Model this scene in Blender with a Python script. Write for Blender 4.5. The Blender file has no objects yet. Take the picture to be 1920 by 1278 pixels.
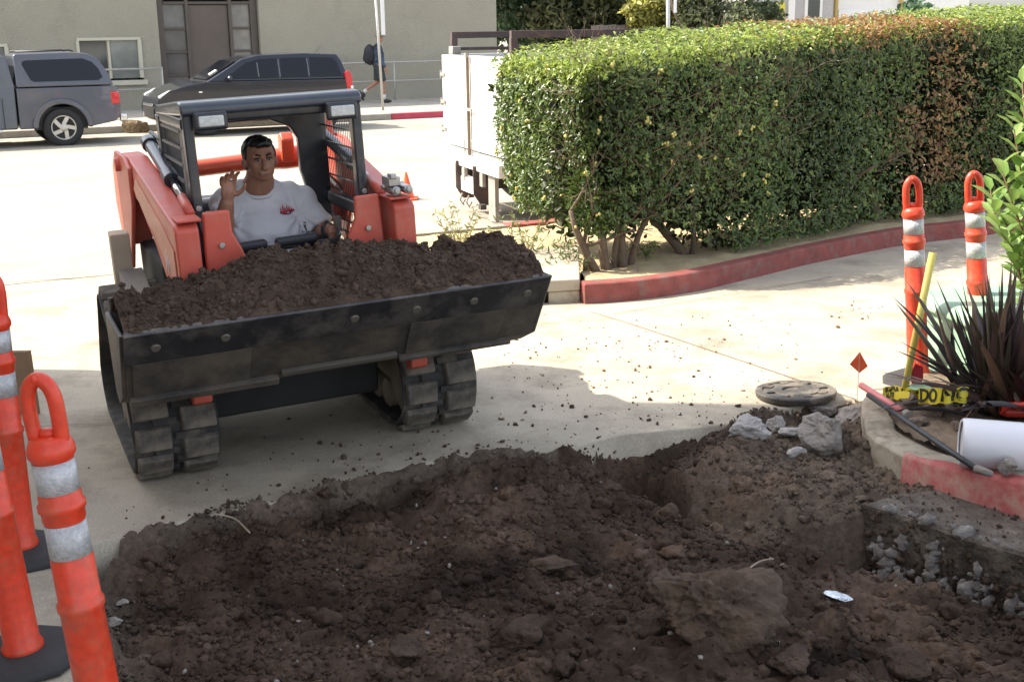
import bpy, bmesh, math, random
import numpy as np
from mathutils import Vector, Matrix, Euler, noise as mnoise
random.seed(7); rng = np.random.default_rng(7)
PI = math.pi; R = math.radians
scene = bpy.context.scene
COL = scene.collection

# ------------------------------------------------------------------ camera
F_PX, HORIZON, ROLL, CAM_H = 2300.0, 62.0, 0.9, 1.9
th = math.atan((639 - HORIZON) / F_PX); rr = R(ROLL)
FW = Vector((0, math.cos(th), -math.sin(th))); UP0 = Vector((0, math.sin(th), math.cos(th))); RT0 = Vector((1, 0, 0))
RT = RT0 * math.cos(rr) - UP0 * math.sin(rr); UP = UP0 * math.cos(rr) + RT0 * math.sin(rr)
cam_d = bpy.data.cameras.new('camera'); cam = bpy.data.objects.new('camera', cam_d); COL.objects.link(cam)
cam_d.sensor_width = 36; cam_d.lens = F_PX / 1920 * 36; cam_d.clip_end = 2000; cam_d.clip_start = 0.05
CP = Vector((0, 0, CAM_H))
cam.matrix_world = Matrix((RT, UP, -FW)).transposed().to_4x4(); cam.location = CP
scene.camera = cam

def ss(t):
    t = np.clip(t, 0, 1); return t * t * (3 - 2 * t)
def gz(x, y):                      # the driveway rises a little to the right of the loader
    return 0.062 * ss((x + 1.7) / 1.5) * (1 - ss((y - 7.5) / 2.4)) * ss((y - 1.5) / 2.0)
def ray(px, py):
    return FW + (px - 960) / F_PX * RT - (py - 639) / F_PX * UP
def G(px, py, z=0.0):              # where the ground seen at a pixel of the photograph lies
    d = ray(px, py); t = (z - CP.z) / d.z; return CP + d * t
def G2(px, py, dz=0.0):
    p = G(px, py, dz)
    for _ in range(6): p = G(px, py, dz + float(gz(p.x, p.y)))
    return p

# ------------------------------------------------------------------ world and sun
SUN = Vector((-0.95, 0.108, 1.0)).normalized()       # towards the sun
elev = math.asin(SUN.z); azim = math.atan2(SUN.x, SUN.y)
w = bpy.data.worlds.new('World'); scene.world = w; w.use_nodes = True
nt = w.node_tree; nt.nodes.clear()
sky = nt.nodes.new('ShaderNodeTexSky'); sky.sky_type = 'NISHITA'; sky.sun_disc = False
sky.sun_elevation = elev; sky.sun_rotation = azim; sky.air_density = 1.0; sky.dust_density = 2.5; sky.ozone_density = 0.6
bg = nt.nodes.new('ShaderNodeBackground'); bg.inputs[1].default_value = 0.15
wo = nt.nodes.new('ShaderNodeOutputWorld'); wb = nt.nodes.new('ShaderNodeHueSaturation'); wb.inputs['Saturation'].default_value = 0.5; nt.links.new(sky.outputs[0], wb.inputs['Color']); nt.links.new(wb.outputs[0], bg.inputs[0]); nt.links.new(bg.outputs[0], wo.inputs[0])
sd = bpy.data.lights.new('sun', 'SUN'); sd.energy = 3.4; sd.angle = R(0.55); sd.color = (1.0, 0.915, 0.775)
so = bpy.data.objects.new('sun', sd); COL.objects.link(so); so.rotation_euler = SUN.to_track_quat('Z', 'Y').to_euler(); so.location = (0, 0, 30)
scene.view_settings.view_transform = 'Standard'; scene.view_settings.look = 'None'
scene.view_settings.exposure = 1.58; scene.view_settings.gamma = 1.0; scene.view_settings.use_curve_mapping = False
scene.cycles.max_bounces = 8; scene.cycles.transparent_max_bounces = 12

# ------------------------------------------------------------------ tagging helpers
def tag(o, label=None, cat=None, group=None, kind=None):
    if label: o['label'] = label
    if cat: o['category'] = cat
    if group: o['group'] = group
    if kind: o['kind'] = kind
    return o
def empty(name, loc=(0, 0, 0), rz=0, label=None, cat=None, group=None):
    o = bpy.data.objects.new(name, None); COL.objects.link(o); o.empty_display_size = 0.1
    o.location = loc; o.rotation_euler = (0, 0, rz); return tag(o, label, cat, group)
def kids(o): return [c for c in bpy.data.objects if c.parent == o]
def copy_tree(o, parent=None):
    c = o.copy(); COL.objects.link(c); c.parent = parent
    for k in kids(o): copy_tree(k, c)
    return c

# ------------------------------------------------------------------ materials
MATS = {}
def mat(name, col, rough=0.7, metal=0.0, var=0.0, scale=6.0, bump=0.0, bscale=40.0, col2=None, spec=0.5, coat=0.0,
        emit=None, trans=0.0, detail=6.0, dirt=None, dirt_amt=0.0, dirt_scale=3.0, bdist=0.01, fine=0, fine_amt=.15):
    if name in MATS: return MATS[name]
    m = bpy.data.materials.new(name); m.use_nodes = True; n = m.node_tree.nodes; l = m.node_tree.links
    b = n['Principled BSDF']; b.inputs['Roughness'].default_value = rough; b.inputs['Metallic'].default_value = metal
    b.inputs['Specular IOR Level'].default_value = spec; b.inputs['Coat Weight'].default_value = coat
    b.inputs['Base Color'].default_value = (*col, 1)
    tc = n.new('ShaderNodeTexCoord'); out = None
    if var > 0 or col2:
        nz = n.new('ShaderNodeTexNoise'); nz.inputs['Scale'].default_value = scale; nz.inputs['Detail'].default_value = detail
        nz.inputs['Roughness'].default_value = 0.62
        l.new(tc.outputs['Object'], nz.inputs['Vector'])
        cr = n.new('ShaderNodeValToRGB'); cr.color_ramp.elements[0].position = 0.3; cr.color_ramp.elements[1].position = 0.7
        c2 = col2 if col2 else tuple(min(1, c * (1 + var)) for c in col)
        c1 = col if col2 else tuple(c * (1 - var) for c in col)
        cr.color_ramp.elements[0].color = (*c1, 1); cr.color_ramp.elements[1].color = (*c2, 1)
        l.new(nz.outputs['Fac'], cr.inputs['Fac']); out = cr.outputs['Color']
    if dirt:
        nz = n.new('ShaderNodeTexNoise'); nz.inputs['Scale'].default_value = dirt_scale; nz.inputs['Detail'].default_value = 8
        nz.inputs['Roughness'].default_value = 0.7; l.new(tc.outputs['Object'], nz.inputs['Vector'])
        cr = n.new('ShaderNodeValToRGB'); cr.color_ramp.elements[0].position = 0.62 - dirt_amt * 0.3; cr.color_ramp.elements[1].position = 0.78 - dirt_amt * 0.2
        l.new(nz.outputs['Fac'], cr.inputs['Fac'])
        mx = n.new('ShaderNodeMix'); mx.data_type = 'RGBA'
        if out: l.new(out, mx.inputs[6])
        else: mx.inputs[6].default_value = (*col, 1)
        mx.inputs[7].default_value = (*dirt, 1); l.new(cr.outputs['Color'], mx.inputs[0]); out = mx.outputs[2]
    if fine:
        fz = n.new('ShaderNodeTexNoise'); fz.inputs['Scale'].default_value = fine; fz.inputs['Detail'].default_value = 3; l.new(tc.outputs['Object'], fz.inputs['Vector'])
        fr_ = n.new('ShaderNodeMapRange'); fr_.inputs[1].default_value = .35; fr_.inputs[2].default_value = .65; fr_.inputs[3].default_value = 1 - fine_amt; fr_.inputs[4].default_value = 1 + fine_amt; l.new(fz.outputs['Fac'], fr_.inputs[0])
        fv = n.new('ShaderNodeVectorMath'); fv.operation = 'SCALE'
        if out: l.new(out, fv.inputs[0])
        else: fv.inputs[0].default_value = col
        l.new(fr_.outputs[0], fv.inputs['Scale']); out = fv.outputs[0]
    if out: l.new(out, b.inputs['Base Color'])
    if bump > 0:
        nz = n.new('ShaderNodeTexNoise'); nz.inputs['Scale'].default_value = bscale; nz.inputs['Detail'].default_value = 8
        l.new(tc.outputs['Object'], nz.inputs['Vector'])
        bp = n.new('ShaderNodeBump'); bp.inputs['Strength'].default_value = bump; bp.inputs['Distance'].default_value = bdist
        l.new(nz.outputs['Fac'], bp.inputs['Height']); l.new(bp.outputs[0], b.inputs['Normal'])
    if emit: b.inputs['Emission Color'].default_value = (*emit, 1); b.inputs['Emission Strength'].default_value = 1
    MATS[name] = m; return m
def leaf_mat(name, trans=0.35, rough=0.4, spec=0.5):
    m = bpy.data.materials.new(name); m.use_nodes = True; n = m.node_tree.nodes; l = m.node_tree.links
    b = n['Principled BSDF']; b.inputs['Roughness'].default_value = rough; b.inputs['Specular IOR Level'].default_value = spec
    a = n.new('ShaderNodeAttribute'); a.attribute_name = 'Col'; l.new(a.outputs['Color'], b.inputs['Base Color'])
    t = n.new('ShaderNodeBsdfTranslucent')
    hs = n.new('ShaderNodeHueSaturation'); hs.inputs['Hue'].default_value = 0.485; hs.inputs['Value'].default_value = 1.5; hs.inputs['Saturation'].default_value = 1.1
    l.new(a.outputs['Color'], hs.inputs['Color']); l.new(hs.outputs[0], t.inputs['Color'])
    mx = n.new('ShaderNodeMixShader'); mx.inputs[0].default_value = trans
    l.new(b.outputs[0], mx.inputs[1]); l.new(t.outputs[0], mx.inputs[2]); l.new(mx.outputs[0], n['Material Output'].inputs['Surface'])
    return m

# ------------------------------------------------------------------ mesh builder
class MB:
    def __init__(s): s.v = []; s.f = []
    def add(s, vs, fs):
        k = len(s.v); s.v += [tuple(v) for v in vs]; s.f += [tuple(i + k for i in f) for f in fs]; return s
    def box(s, c, d, rot=None, taper=None):
        x, y, z = d[0] / 2, d[1] / 2, d[2] / 2
        vs = [Vector((a * x, b * y, q * z)) for q in (-1, 1) for a, b in ((-1, -1), (1, -1), (1, 1), (-1, 1))]
        if taper: vs = [Vector((v.x * (taper if v.z > 0 else 1), v.y * (taper if v.z > 0 else 1), v.z)) for v in vs]
        if rot is not None:
            M = Euler(rot).to_matrix() if not isinstance(rot, Matrix) else rot
            vs = [M @ v for v in vs]
        vs = [v + Vector(c) for v in vs]
        return s.add(vs, [(3, 2, 1, 0), (4, 5, 6, 7), (0, 1, 5, 4), (1, 2, 6, 5), (2, 3, 7, 6), (3, 0, 4, 7)])
    def bar(s, p0, p1, w, h=None, up=(0, 0, 1)):
        h = h or w; p0 = Vector(p0); p1 = Vector(p1); d = (p1 - p0); L = d.length; d.normalize()
        u = Vector(up); sd = d.cross(u)
        if sd.length < 1e-4: sd = d.cross(Vector((1, 0, 0)))
        sd.normalize(); u = sd.cross(d)
        M = Matrix((sd, d, u)).transposed()
        return s.box((p0 + p1) / 2, (w, L, h), rot=M)
    def cyl(s, p0, p1, r0, r1=None, n=16, cap=True):
        r1 = r0 if r1 is None else r1; p0 = Vector(p0); p1 = Vector(p1); d = (p1 - p0).normalized()
        a = d.orthogonal().normalized(); b = d.cross(a); vs = []
        for p, r in ((p0, r0), (p1, r1)):
            for i in range(n): t = 2 * PI * i / n; vs.append(p + r * (math.cos(t) * a + math.sin(t) * b))
        fs = [(i, (i + 1) % n, n + (i + 1) % n, n + i) for i in range(n)]
        if cap: fs += [tuple(range(n - 1, -1, -1)), tuple(range(n, 2 * n))]
        return s.add(vs, fs)
    def tube(s, pts, r, n=10, cap=True):
        pts = [Vector(p) for p in pts]; m = len(pts); rs = r if isinstance(r, (list, tuple)) else [r] * m
        a = None; vs = []
        for i, p in enumerate(pts):
            d = (pts[min(i + 1, m - 1)] - pts[max(i - 1, 0)]).normalized()
            a = d.orthogonal().normalized() if a is None else (a - d * a.dot(d)).normalized()
            b = d.cross(a)
            for k in range(n): t = 2 * PI * k / n; vs.append(p + rs[i] * (math.cos(t) * a + math.sin(t) * b))
        fs = [(i * n + k, i * n + (k + 1) % n, (i + 1) * n + (k + 1) % n, (i + 1) * n + k) for i in range(m - 1) for k in range(n)]
        if cap: fs += [tuple(range(n - 1, -1, -1)), tuple(range((m - 1) * n, m * n))]
        return s.add(vs, fs)
    def lathe(s, prof, n=24, c=(0, 0, 0), M=None, cap=True):
        vs = []; M = M or Matrix.Identity(3)
        for r, z in prof:
            for i in range(n): t = 2 * PI * i / n; vs.append(M @ Vector((r * math.cos(t), r * math.sin(t), z)) + Vector(c))
        m = len(prof)
        fs = [(i * n + k, i * n + (k + 1) % n, (i + 1) * n + (k + 1) % n, (i + 1) * n + k) for i in range(m - 1) for k in range(n)]
        if cap: fs += [tuple(range(n - 1, -1, -1)), tuple(range((m - 1) * n, m * n))]
        return s.add(vs, fs)
    def ell(s, c, r, rot=None, n=16, m=10):
        vs = [Vector((0, 0, -1))]; fs = []
        for j in range(1, m):
            ph = -PI / 2 + PI * j / m
            for i in range(n): t = 2 * PI * i / n; vs.append(Vector((math.cos(ph) * math.cos(t), math.cos(ph) * math.sin(t), math.sin(ph))))
        vs.append(Vector((0, 0, 1)))
        for i in range(n):
            fs.append((0, 1 + (i + 1) % n, 1 + i)); k = 1 + (m - 2) * n; fs.append((k + i, k + (i + 1) % n, len(vs) - 1))
        for j in range(m - 2):
            for i in range(n): a = 1 + j * n; fs.append((a + i, a + (i + 1) % n, a + n + (i + 1) % n, a + n + i))
        M = Euler(rot).to_matrix() if rot is not None else Matrix.Identity(3)
        rv = Vector(r) if not isinstance(r, (int, float)) else Vector((r, r, r))
        return s.add([M @ Vector((v.x * rv.x, v.y * rv.y, v.z * rv.z)) + Vector(c) for v in vs], fs)
    def cap(s, p0, p1, r0, r1, n=14):          # tapered capsule
        s.cyl(p0, p1, r0, r1, n); s.ell(p0, r0, n=n, m=8); s.ell(p1, r1, n=n, m=8); return s
    def prism(s, pts, d0, d1, ax='x', f=None):  # outline in the plane across ax, from d0 to d1
        n = len(pts); vs = []
        for d in (d0, d1):
            for a, b in pts: vs.append({'x': (d, a, b), 'y': (a, d, b), 'z': (a, b, d)}[ax])
        if f: vs = [f(*v) for v in vs]
        s.add(vs, [(i, (i + 1) % n, n + (i + 1) % n, n + i) for i in range(n)] + [tuple(range(n - 1, -1, -1)), tuple(range(n, 2 * n))])
        return s
    def build(s, name, m, parent=None, loc=None, bevel=0, smooth=False, seg=2, rot=None):
        me = bpy.data.meshes.new(name); me.from_pydata([tuple(v) for v in s.v], [], s.f)
        bm = bmesh.new(); bm.from_mesh(me); bmesh.ops.recalc_face_normals(bm, faces=bm.faces); bm.to_mesh(me); bm.free()
        me.materials.append(m)
        if smooth: me.polygons.foreach_set('use_smooth', [True] * len(me.polygons))
        o = bpy.data.objects.new(name, me); COL.objects.link(o)
        if parent: o.parent = parent
        if loc is not None: o.location = loc
        if rot is not None: o.rotation_euler = rot
        if bevel:
            b = o.modifiers.new('bevel', 'BEVEL'); b.width = bevel; b.segments = seg; b.limit_method = 'ANGLE'; b.angle_limit = R(35)
            if not smooth:
                me.polygons.foreach_set('use_smooth', [True] * len(me.polygons)); wn = o.modifiers.new('wn', 'WEIGHTED_NORMAL')
        return o
def npmesh(name, V, Fq, m, parent=None, smooth=False, col=None):
    V = np.asarray(V, dtype=np.float32); Fq = np.asarray(Fq, dtype=np.int32); k = Fq.shape[1]
    me = bpy.data.meshes.new(name); me.vertices.add(len(V)); me.vertices.foreach_set('co', V.ravel())
    me.loops.add(Fq.size); me.loops.foreach_set('vertex_index', Fq.ravel())
    me.polygons.add(len(Fq)); me.polygons.foreach_set('loop_start', np.arange(0, Fq.size, k, dtype=np.int32))
    if smooth: me.polygons.foreach_set('use_smooth', [True] * len(Fq))
    me.update(calc_edges=True)
    if col is not None:
        a = me.color_attributes.new('Col', 'FLOAT_COLOR', 'POINT'); c = np.ones((len(V), 4), dtype=np.float32); c[:, :3] = col; a.data.foreach_set('color', c.ravel())
    me.materials.append(m); o = bpy.data.objects.new(name, me); COL.objects.link(o)
    if parent: o.parent = parent
    return o
def remeshed(mb, name, m, parent=None, voxel=0.006, smooth_it=6, disp=0, dscale=20, factor=0.5):
    o = mb.build(name, m, parent); r = o.modifiers.new('r', 'REMESH'); r.mode = 'VOXEL'; r.voxel_size = voxel
    s = o.modifiers.new('s', 'SMOOTH'); s.iterations = smooth_it; s.factor = factor
    dg = bpy.context.evaluated_depsgraph_get(); dg.update()
    me = bpy.data.meshes.new_from_object(o.evaluated_get(dg)); o.modifiers.clear(); o.data = me
    if disp:
        for v in me.vertices:
            v.co += v.normal * disp * (mnoise.noise(Vector((v.co.x * dscale, v.co.y * dscale, v.co.z * dscale * 0.45))) )
    me.polygons.foreach_set('use_smooth', [True] * len(me.polygons))
    if not me.materials: me.materials.append(m)
    return o
# smooth value noise on arrays
def vnoise(x, y, s=0):
    xi = np.floor(x).astype(np.int64); yi = np.floor(y).astype(np.int64); fx = x - xi; fy = y - yi
    fx = fx * fx * (3 - 2 * fx); fy = fy * fy * (3 - 2 * fy)
    def h(a, b):
        q = (a * 374761393 + b * 668265263 + s * 982451653) & 0xffffffff
        q = ((q ^ (q >> 13)) * 1274126177) & 0xffffffff; return ((q ^ (q >> 16)) & 0xffff) / 65535.0
    return (h(xi, yi) * (1 - fx) + h(xi + 1, yi) * fx) * (1 - fy) + (h(xi, yi + 1) * (1 - fx) + h(xi + 1, yi + 1) * fx) * fy
def fbm(x, y, f, o=5, s=0, g=0.5):
    r = 0; a = 1; t = 0
    for i in range(o): r = r + a * vnoise(x * f * 2 ** i + 17.3 * i, y * f * 2 ** i - 9.1 * i, s + i); t += a; a *= g
    return r / t
def poly_sd(x, y, P):              # signed distance to polygon, negative inside
    P = np.array(P); n = len(P); d = np.full(x.shape, 1e9); ins = np.zeros(x.shape, bool); nx = np.zeros_like(x); ny = np.zeros_like(y)
    for i in range(n):
        a = P[i]; b = P[(i + 1) % n]; e = b - a; t = np.clip(((x - a[0]) * e[0] + (y - a[1]) * e[1]) / (e @ e), 0, 1)
        qx = a[0] + t * e[0]; qy = a[1] + t * e[1]; dd = np.hypot(x - qx, y - qy); mk = dd < d
        d = np.where(mk, dd, d); nx = np.where(mk, qx, nx); ny = np.where(mk, qy, ny)
        c = ((a[1] > y) != (b[1] > y)); xx = (b[0] - a[0]) * (y - a[1]) / (b[1] - a[1] + 1e-12) + a[0]; ins ^= c & (x < xx)
    return np.where(ins, -d, d), nx, ny
# ================================================================== SETTING
# street frame: along = u, across (away from the camera) = n
AL = R(27); U = Vector((math.cos(AL), math.sin(AL), 0)); N = Vector((-math.sin(AL), math.cos(AL), 0))
def S(a, n, z=0): return U * a + N * n + Vector((0, 0, z))
concrete = mat('driveway concrete', (0.40, 0.35, 0.27), 0.9, var=0.14, scale=2.2, bump=0.25, bscale=90, bdist=0.004, dirt=(0.235, 0.195, 0.145), dirt_amt=0.45, dirt_scale=2.0, fine=130, fine_amt=.14)
old_conc = mat('old concrete', (0.33, 0.30, 0.25), 0.9, var=0.15, scale=6, bump=0.4, bscale=60, dirt=(0.17, 0.14, 0.11), dirt_amt=0.5, dirt_scale=6)
asphalt = mat('sun bleached asphalt', (0.325, 0.295, 0.24), 0.9, var=0.09, scale=1.3, bump=0.3, bscale=150, bdist=0.004, dirt=(0.25, 0.22, 0.18), dirt_amt=0.4, dirt_scale=0.7, fine=60, fine_amt=.12)
walkm = mat('sidewalk concrete', (0.36, 0.33, 0.28), 0.9, var=0.1, scale=2, bump=0.2, bscale=70)
paint_white = mat('road paint', (0.62, 0.60, 0.55), 0.7, var=0.1, scale=15, dirt=(0.3, 0.27, 0.22), dirt_amt=0.25, dirt_scale=14)
kerb_red = mat('red kerb paint', (0.30, 0.065, 0.058), 0.75, var=0.2, scale=8, bump=0.25, bscale=50, dirt=(0.30, 0.17, 0.135), dirt_amt=0.42, dirt_scale=9)
kerb_dark = mat('faded red kerb paint', (0.23, 0.06, 0.05), 0.8, var=0.25, scale=9, bump=0.25, bscale=50, dirt=(0.19, 0.12, 0.10), dirt_amt=0.4, dirt_scale=8)
kerb_grey = mat('kerb concrete', (0.27, 0.25, 0.21), 0.9, var=0.15, scale=6, bump=0.25, bscale=60)
bedm = mat('planting bed earth', (0.17, 0.125, 0.085), 0.95, var=0.3, scale=9, bump=0.6, bscale=30, bdist=0.03)
sandm = mat('dry sandy earth', (0.42, 0.33, 0.19), 0.95, var=0.15, scale=7, bump=0.5, bscale=40, bdist=0.02)

SOIL = [tuple(G2(*p).xy) for p in [(160, 1025), (280, 993), (400, 965), (540, 935), (690, 900), (830, 862), (940, 852), (1060, 843), (1110, 830), (1170, 816), (1290, 806), (1380, 795), (1440, 772), (1520, 758), (1605, 748)]]
SOIL += [tuple(G2(*p).xy) for p in [(1655, 792), (1716, 850), (1790, 886), (1935, 930), (2115, 985)]] + [tuple(G(2100, 1500).xy), tuple(G(262, 1500).xy), tuple(G(215, 1278).xy)]
# the big sheet of driveway and ground, cut where it was dug up
xs = np.concatenate([np.geomspace(-400, -4.6, 22), np.arange(-4.4, 4.6, 0.045), np.geomspace(4.8, 400, 22)])
ys = np.concatenate([np.linspace(-60, 1.6, 10), np.arange(1.8, 10.2, 0.045), np.geomspace(10.4, 700, 26)])
X, Y = np.meshgrid(xs, ys); Z = gz(X, Y)
near = (np.abs(X) < 4.6) & (Y > 1.6) & (Y < 10.4)
Z = Z + np.where(near, (fbm(X, Y, 1.3, 3, 5) - 0.5) * 0.008, 0)
nxs, nys = len(xs), len(ys); idx = np.arange(nxs * nys).reshape(nys, nxs)
quads = np.stack([idx[:-1, :-1], idx[:-1, 1:], idx[1:, 1:], idx[1:, :-1]], -1).reshape(-1, 4)
P3 = np.stack([X, Y, Z], -1).reshape(-1, 3)
cc = P3[quads].mean(1); sdq, _, _ = poly_sd(cc[:, 0], cc[:, 1], SOIL); keep = quads[sdq > 0]; drop = quads[sdq <= 0]
bverts = np.intersect1d(np.unique(keep), np.unique(drop)); _, bx_, by_ = poly_sd(P3[bverts, 0], P3[bverts, 1], SOIL)
jit = (fbm(bx_, by_, 9, 3, 3) - .5) * 0.05
P3[bverts, 0] = bx_ + jit; P3[bverts, 1] = by_ + jit
used = np.unique(keep); remap = -np.ones(len(P3), int); remap[used] = np.arange(len(used))
Vv = P3[used]; Ff = remap[keep]
# side wall of the slab round the cut
e = np.concatenate([Ff[:, [0, 1]], Ff[:, [1, 2]], Ff[:, [2, 3]], Ff[:, [3, 0]]]); bset = set(remap[bverts].tolist())
from collections import Counter
cnt = Counter(map(lambda t: (min(t), max(t)), e.tolist()))
wall = [t for t in e.tolist() if cnt[(min(t), max(t))] == 1 and t[0] in bset and t[1] in bset]
ids = sorted(bset); low = {b: len(Vv) + i for i, b in enumerate(ids)}
lowv = Vv[ids].copy(); lowv[:, 2] -= 0.16
Vv = np.concatenate([Vv, lowv]); Ff = np.concatenate([Ff, np.array([[a, low[a], low[b], b] for a, b in wall])])
g = npmesh('driveway', Vv, Ff, concrete); tag(g, kind='structure')
bpy.context.view_layer.update()

def sheet(name, pts, m, z0=0.004, kind='structure', thick=0):
    mb = MB(); n = len(pts)
    mb.prism([(p[0], p[1]) for p in pts], z0 - 0.02 if not thick else z0 - thick, z0, ax='z')
    o = mb.build(name, m); 
    if kind: tag(o, kind=kind)
    return o
def strip(a0, a1, n0, n1): return [S(a0, n0), S(a1, n0), S(a1, n1), S(a0, n1)]
sheet('street', strip(-160, 160, 10.45, 26.6), asphalt, 0.006)
sheet('lane_line', strip(-160, 160, 13.93, 14.04), paint_white, 0.010)
sheet('lane_line', strip(-160, 160, 17.9, 18.0), mat('worn yellow paint', (0.42, 0.38, 0.26), .8, var=.2, scale=10), 0.010)
sheet('lane_line', strip(-160, 160, 21.95, 22.06), paint_white, 0.010)
sheet('gutter', strip(-160, 160, 26.1, 26.6), walkm, 0.0105)
# far kerb: grey, then red from the sign pole on
def kerb(name, a0, a1, m, h=0.15, n0=26.6, n1=26.78):
    return tag(MB().prism([(n0, -0.02), (n0 + 0.02, h), (n1, h), (n1, -0.02)], a0, a1, 'x', f=lambda x, y, z: tuple(S(x, y, z))).build(name, m, bevel=0.01), kind='structure')
kerb('far_kerb', -160, 10.55, kerb_grey); kerb('far_red_kerb', 10.56, 40, mat('bright red kerb paint', (0.40, 0.045, 0.075), .7, var=.12, scale=6))
sheet('far_sidewalk', strip(-160, 160, 26.79, 40.0), walkm, 0.15, thick=.2)
sj = MB()
for a in np.arange(-6, 26, 1.5): sj.prism([(a, 26.8), (a + 0.015, 26.8), (a + 0.015, 32.6), (a, 32.6)], 0.148, 0.1535, 'z', f=lambda x, y, z: tuple(S(x, y, z)))
tag(sj.build('sidewalk_joint', mat('dark joint', (0.12, 0.11, 0.09), .9)), kind='structure')

# ------------- far building (stucco, in its own shade)
stucco = mat('olive stucco', (0.32, 0.30, 0.235), 0.9, var=0.06, scale=0.8, bump=0.6, bscale=30, bdist=0.03, fine=25, fine_amt=.06, dirt=(.25, .235, .19), dirt_amt=.3, dirt_scale=.6)
BN = 32.6
bld = empty('stucco_building', S(6, BN, 0.15), AL, 'long windowless stretch of olive stucco building across the street with tall glazed entry', 'building')
def L2(a, z): return (a - 6, z - 0.15)
def wall_piece(a0, a1, z0, z1, name='wall'):
    x0, z0_ = L2(a0, z0); x1, z1_ = L2(a1, z1)
    return MB().box(((x0 + x1) / 2, 3.0, (z0_ + z1_) / 2), (x1 - x0, 6.0, z1_ - z0_)).build(name, stucco, bld)
wall_piece(-60, 3.10 - 1.6, 0.15, 6.6)
wall_piece(3.10, 4.69, 0.15, 6.6)
wall_piece(3.10 - 1.59, 3.099, 0.15, 0.87); wall_piece(3.10 - 1.59, 3.099, 1.83, 6.6)
wall_piece(4.691, 6.239, 0.15, 0.87); wall_piece(4.691, 6.239, 1.94, 6.6)
wall_piece(6.24, 6.70, 0.15, 6.6); wall_piece(9.32, 16.27, 0.15, 6.6); wall_piece(6.701, 9.319, 3.3, 6.6)
cream = mat('cream window frame', (0.50, 0.48, 0.38), 0.6, var=.06); glass_d = mat('dark window glass', (0.06, 0.065, 0.06), 0.08, spec=0.8)
glass_l = mat('curtained window glass', (0.20, 0.21, 0.19), 0.12, var=.25, scale=1.4, spec=0.8)
dark_open = mat('dark interior', (0.05, 0.045, 0.04), .9, var=.2)
def window(a0, a1, z0, z1, split):
    x0, zz0 = L2(a0, z0); x1, zz1 = L2(a1, z1)
    w_ = MB(); t = 0.07
    w_.box(((x0 + x1) / 2, 0.0, zz1 - t / 2), (x1 - x0, 0.10, t)); w_.box(((x0 + x1) / 2, -0.02, zz0 - 0.04), (x1 - x0 + 0.16, 0.16, 0.12))
    w_.box((x0 + t / 2 - .02, 0.0, (zz0 + zz1) / 2), (t, 0.10, zz1 - zz0 - 2 * t)); w_.box((x1 - t / 2, 0.0, (zz0 + zz1) / 2), (t * 1.3, 0.10, zz1 - zz0 - 2 * t))
    xs_ = L2(split, 0)[0]; w_.box((xs_, 0.02, (zz0 + zz1) / 2), (0.06, 0.06, zz1 - zz0 - 2 * t))
    f = w_.build('window', cream, bld, bevel=0.006)
    MB().box(((x0 + xs_) / 2, 0.05, (zz0 + zz1) / 2), (xs_ - x0 - 0.1, 0.01, zz1 - zz0 - 2 * t)).build('pane', glass_d, f)
    MB().box(((x1 + xs_) / 2, 0.045, (zz0 + zz1) / 2), (x1 - xs_ - 0.1, 0.01, zz1 - zz0 - 2 * t)).build('pane', glass_l, f)
window(4.69, 6.23, 0.87, 1.94, 5.44); window(1.52, 3.09, 0.87, 1.83, 2.3)
bronze = mat('bronze door frame', (0.075, 0.06, 0.05), 0.45, var=.15, scale=5); doorp = mat('brown door panel', (0.105, 0.082, 0.068), 0.55, var=.12, scale=3)
MB().box((2.01, 1.6, 1.6), (2.6, 0.1, 3.2)).build('entry_recess', dark_open, bld)
en = MB()
for a, w_ in ((6.79, .18), (7.48, .09), (8.60, .09), (9.22, .19)): en.box((a - 6, 0.22, 1.55), (w_, 0.14, 3.1))
en.box((2.01, 0.225, 2.62), (2.24, 0.12, 0.07)); en.box((2.01, 0.225, 3.06), (2.24, 0.12, 0.09))
for a0, a1 in ((6.88, 7.435), (8.645, 9.125)):
    for z in (0.25, 0.82, 1.40, 1.98): en.box(((a0 + a1) / 2 - 6, 0.225, z), (a1 - a0, 0.10, 0.055))
ent = en.build('entry_frame', bronze, bld, bevel=0.008)
MB().box((8.04 - 6, 0.25, 1.29), (1.02, 0.05, 2.56)).build('door', doorp, bld, bevel=.01)
MB().cyl((8.45 - 6, 0.2, 1.0), (8.45 - 6, 0.2, 1.25), .015).build('door_handle', mat('dull steel', (.3, .3, .3), .4, .8), bld)
pane_m = [mat('hazy glass block %s' % k, c, 0.2, var=.3, scale=3, spec=.7) for k, c in (('light', (.20, .19, .17)), ('mid', (.13, .125, .12)), ('deep', (.085, .08, .075)))]
for ci, (a0, a1) in enumerate(((6.88, 7.435), (8.645, 9.125))):
    for zi, (z0, z1) in enumerate(((-0.0, 0.22), (0.28, 0.79), (0.85, 1.37), (1.43, 1.95), (2.01, 2.58))):
        MB().box(((a0 + a1) / 2 - 6, 0.26, (z0 + z1) / 2), (a1 - a0, 0.02, z1 - z0)).build('pane', pane_m[(0 if ci == 1 and zi > 1 else 2 if zi in (2, 3) else 1)], ent)
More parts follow.
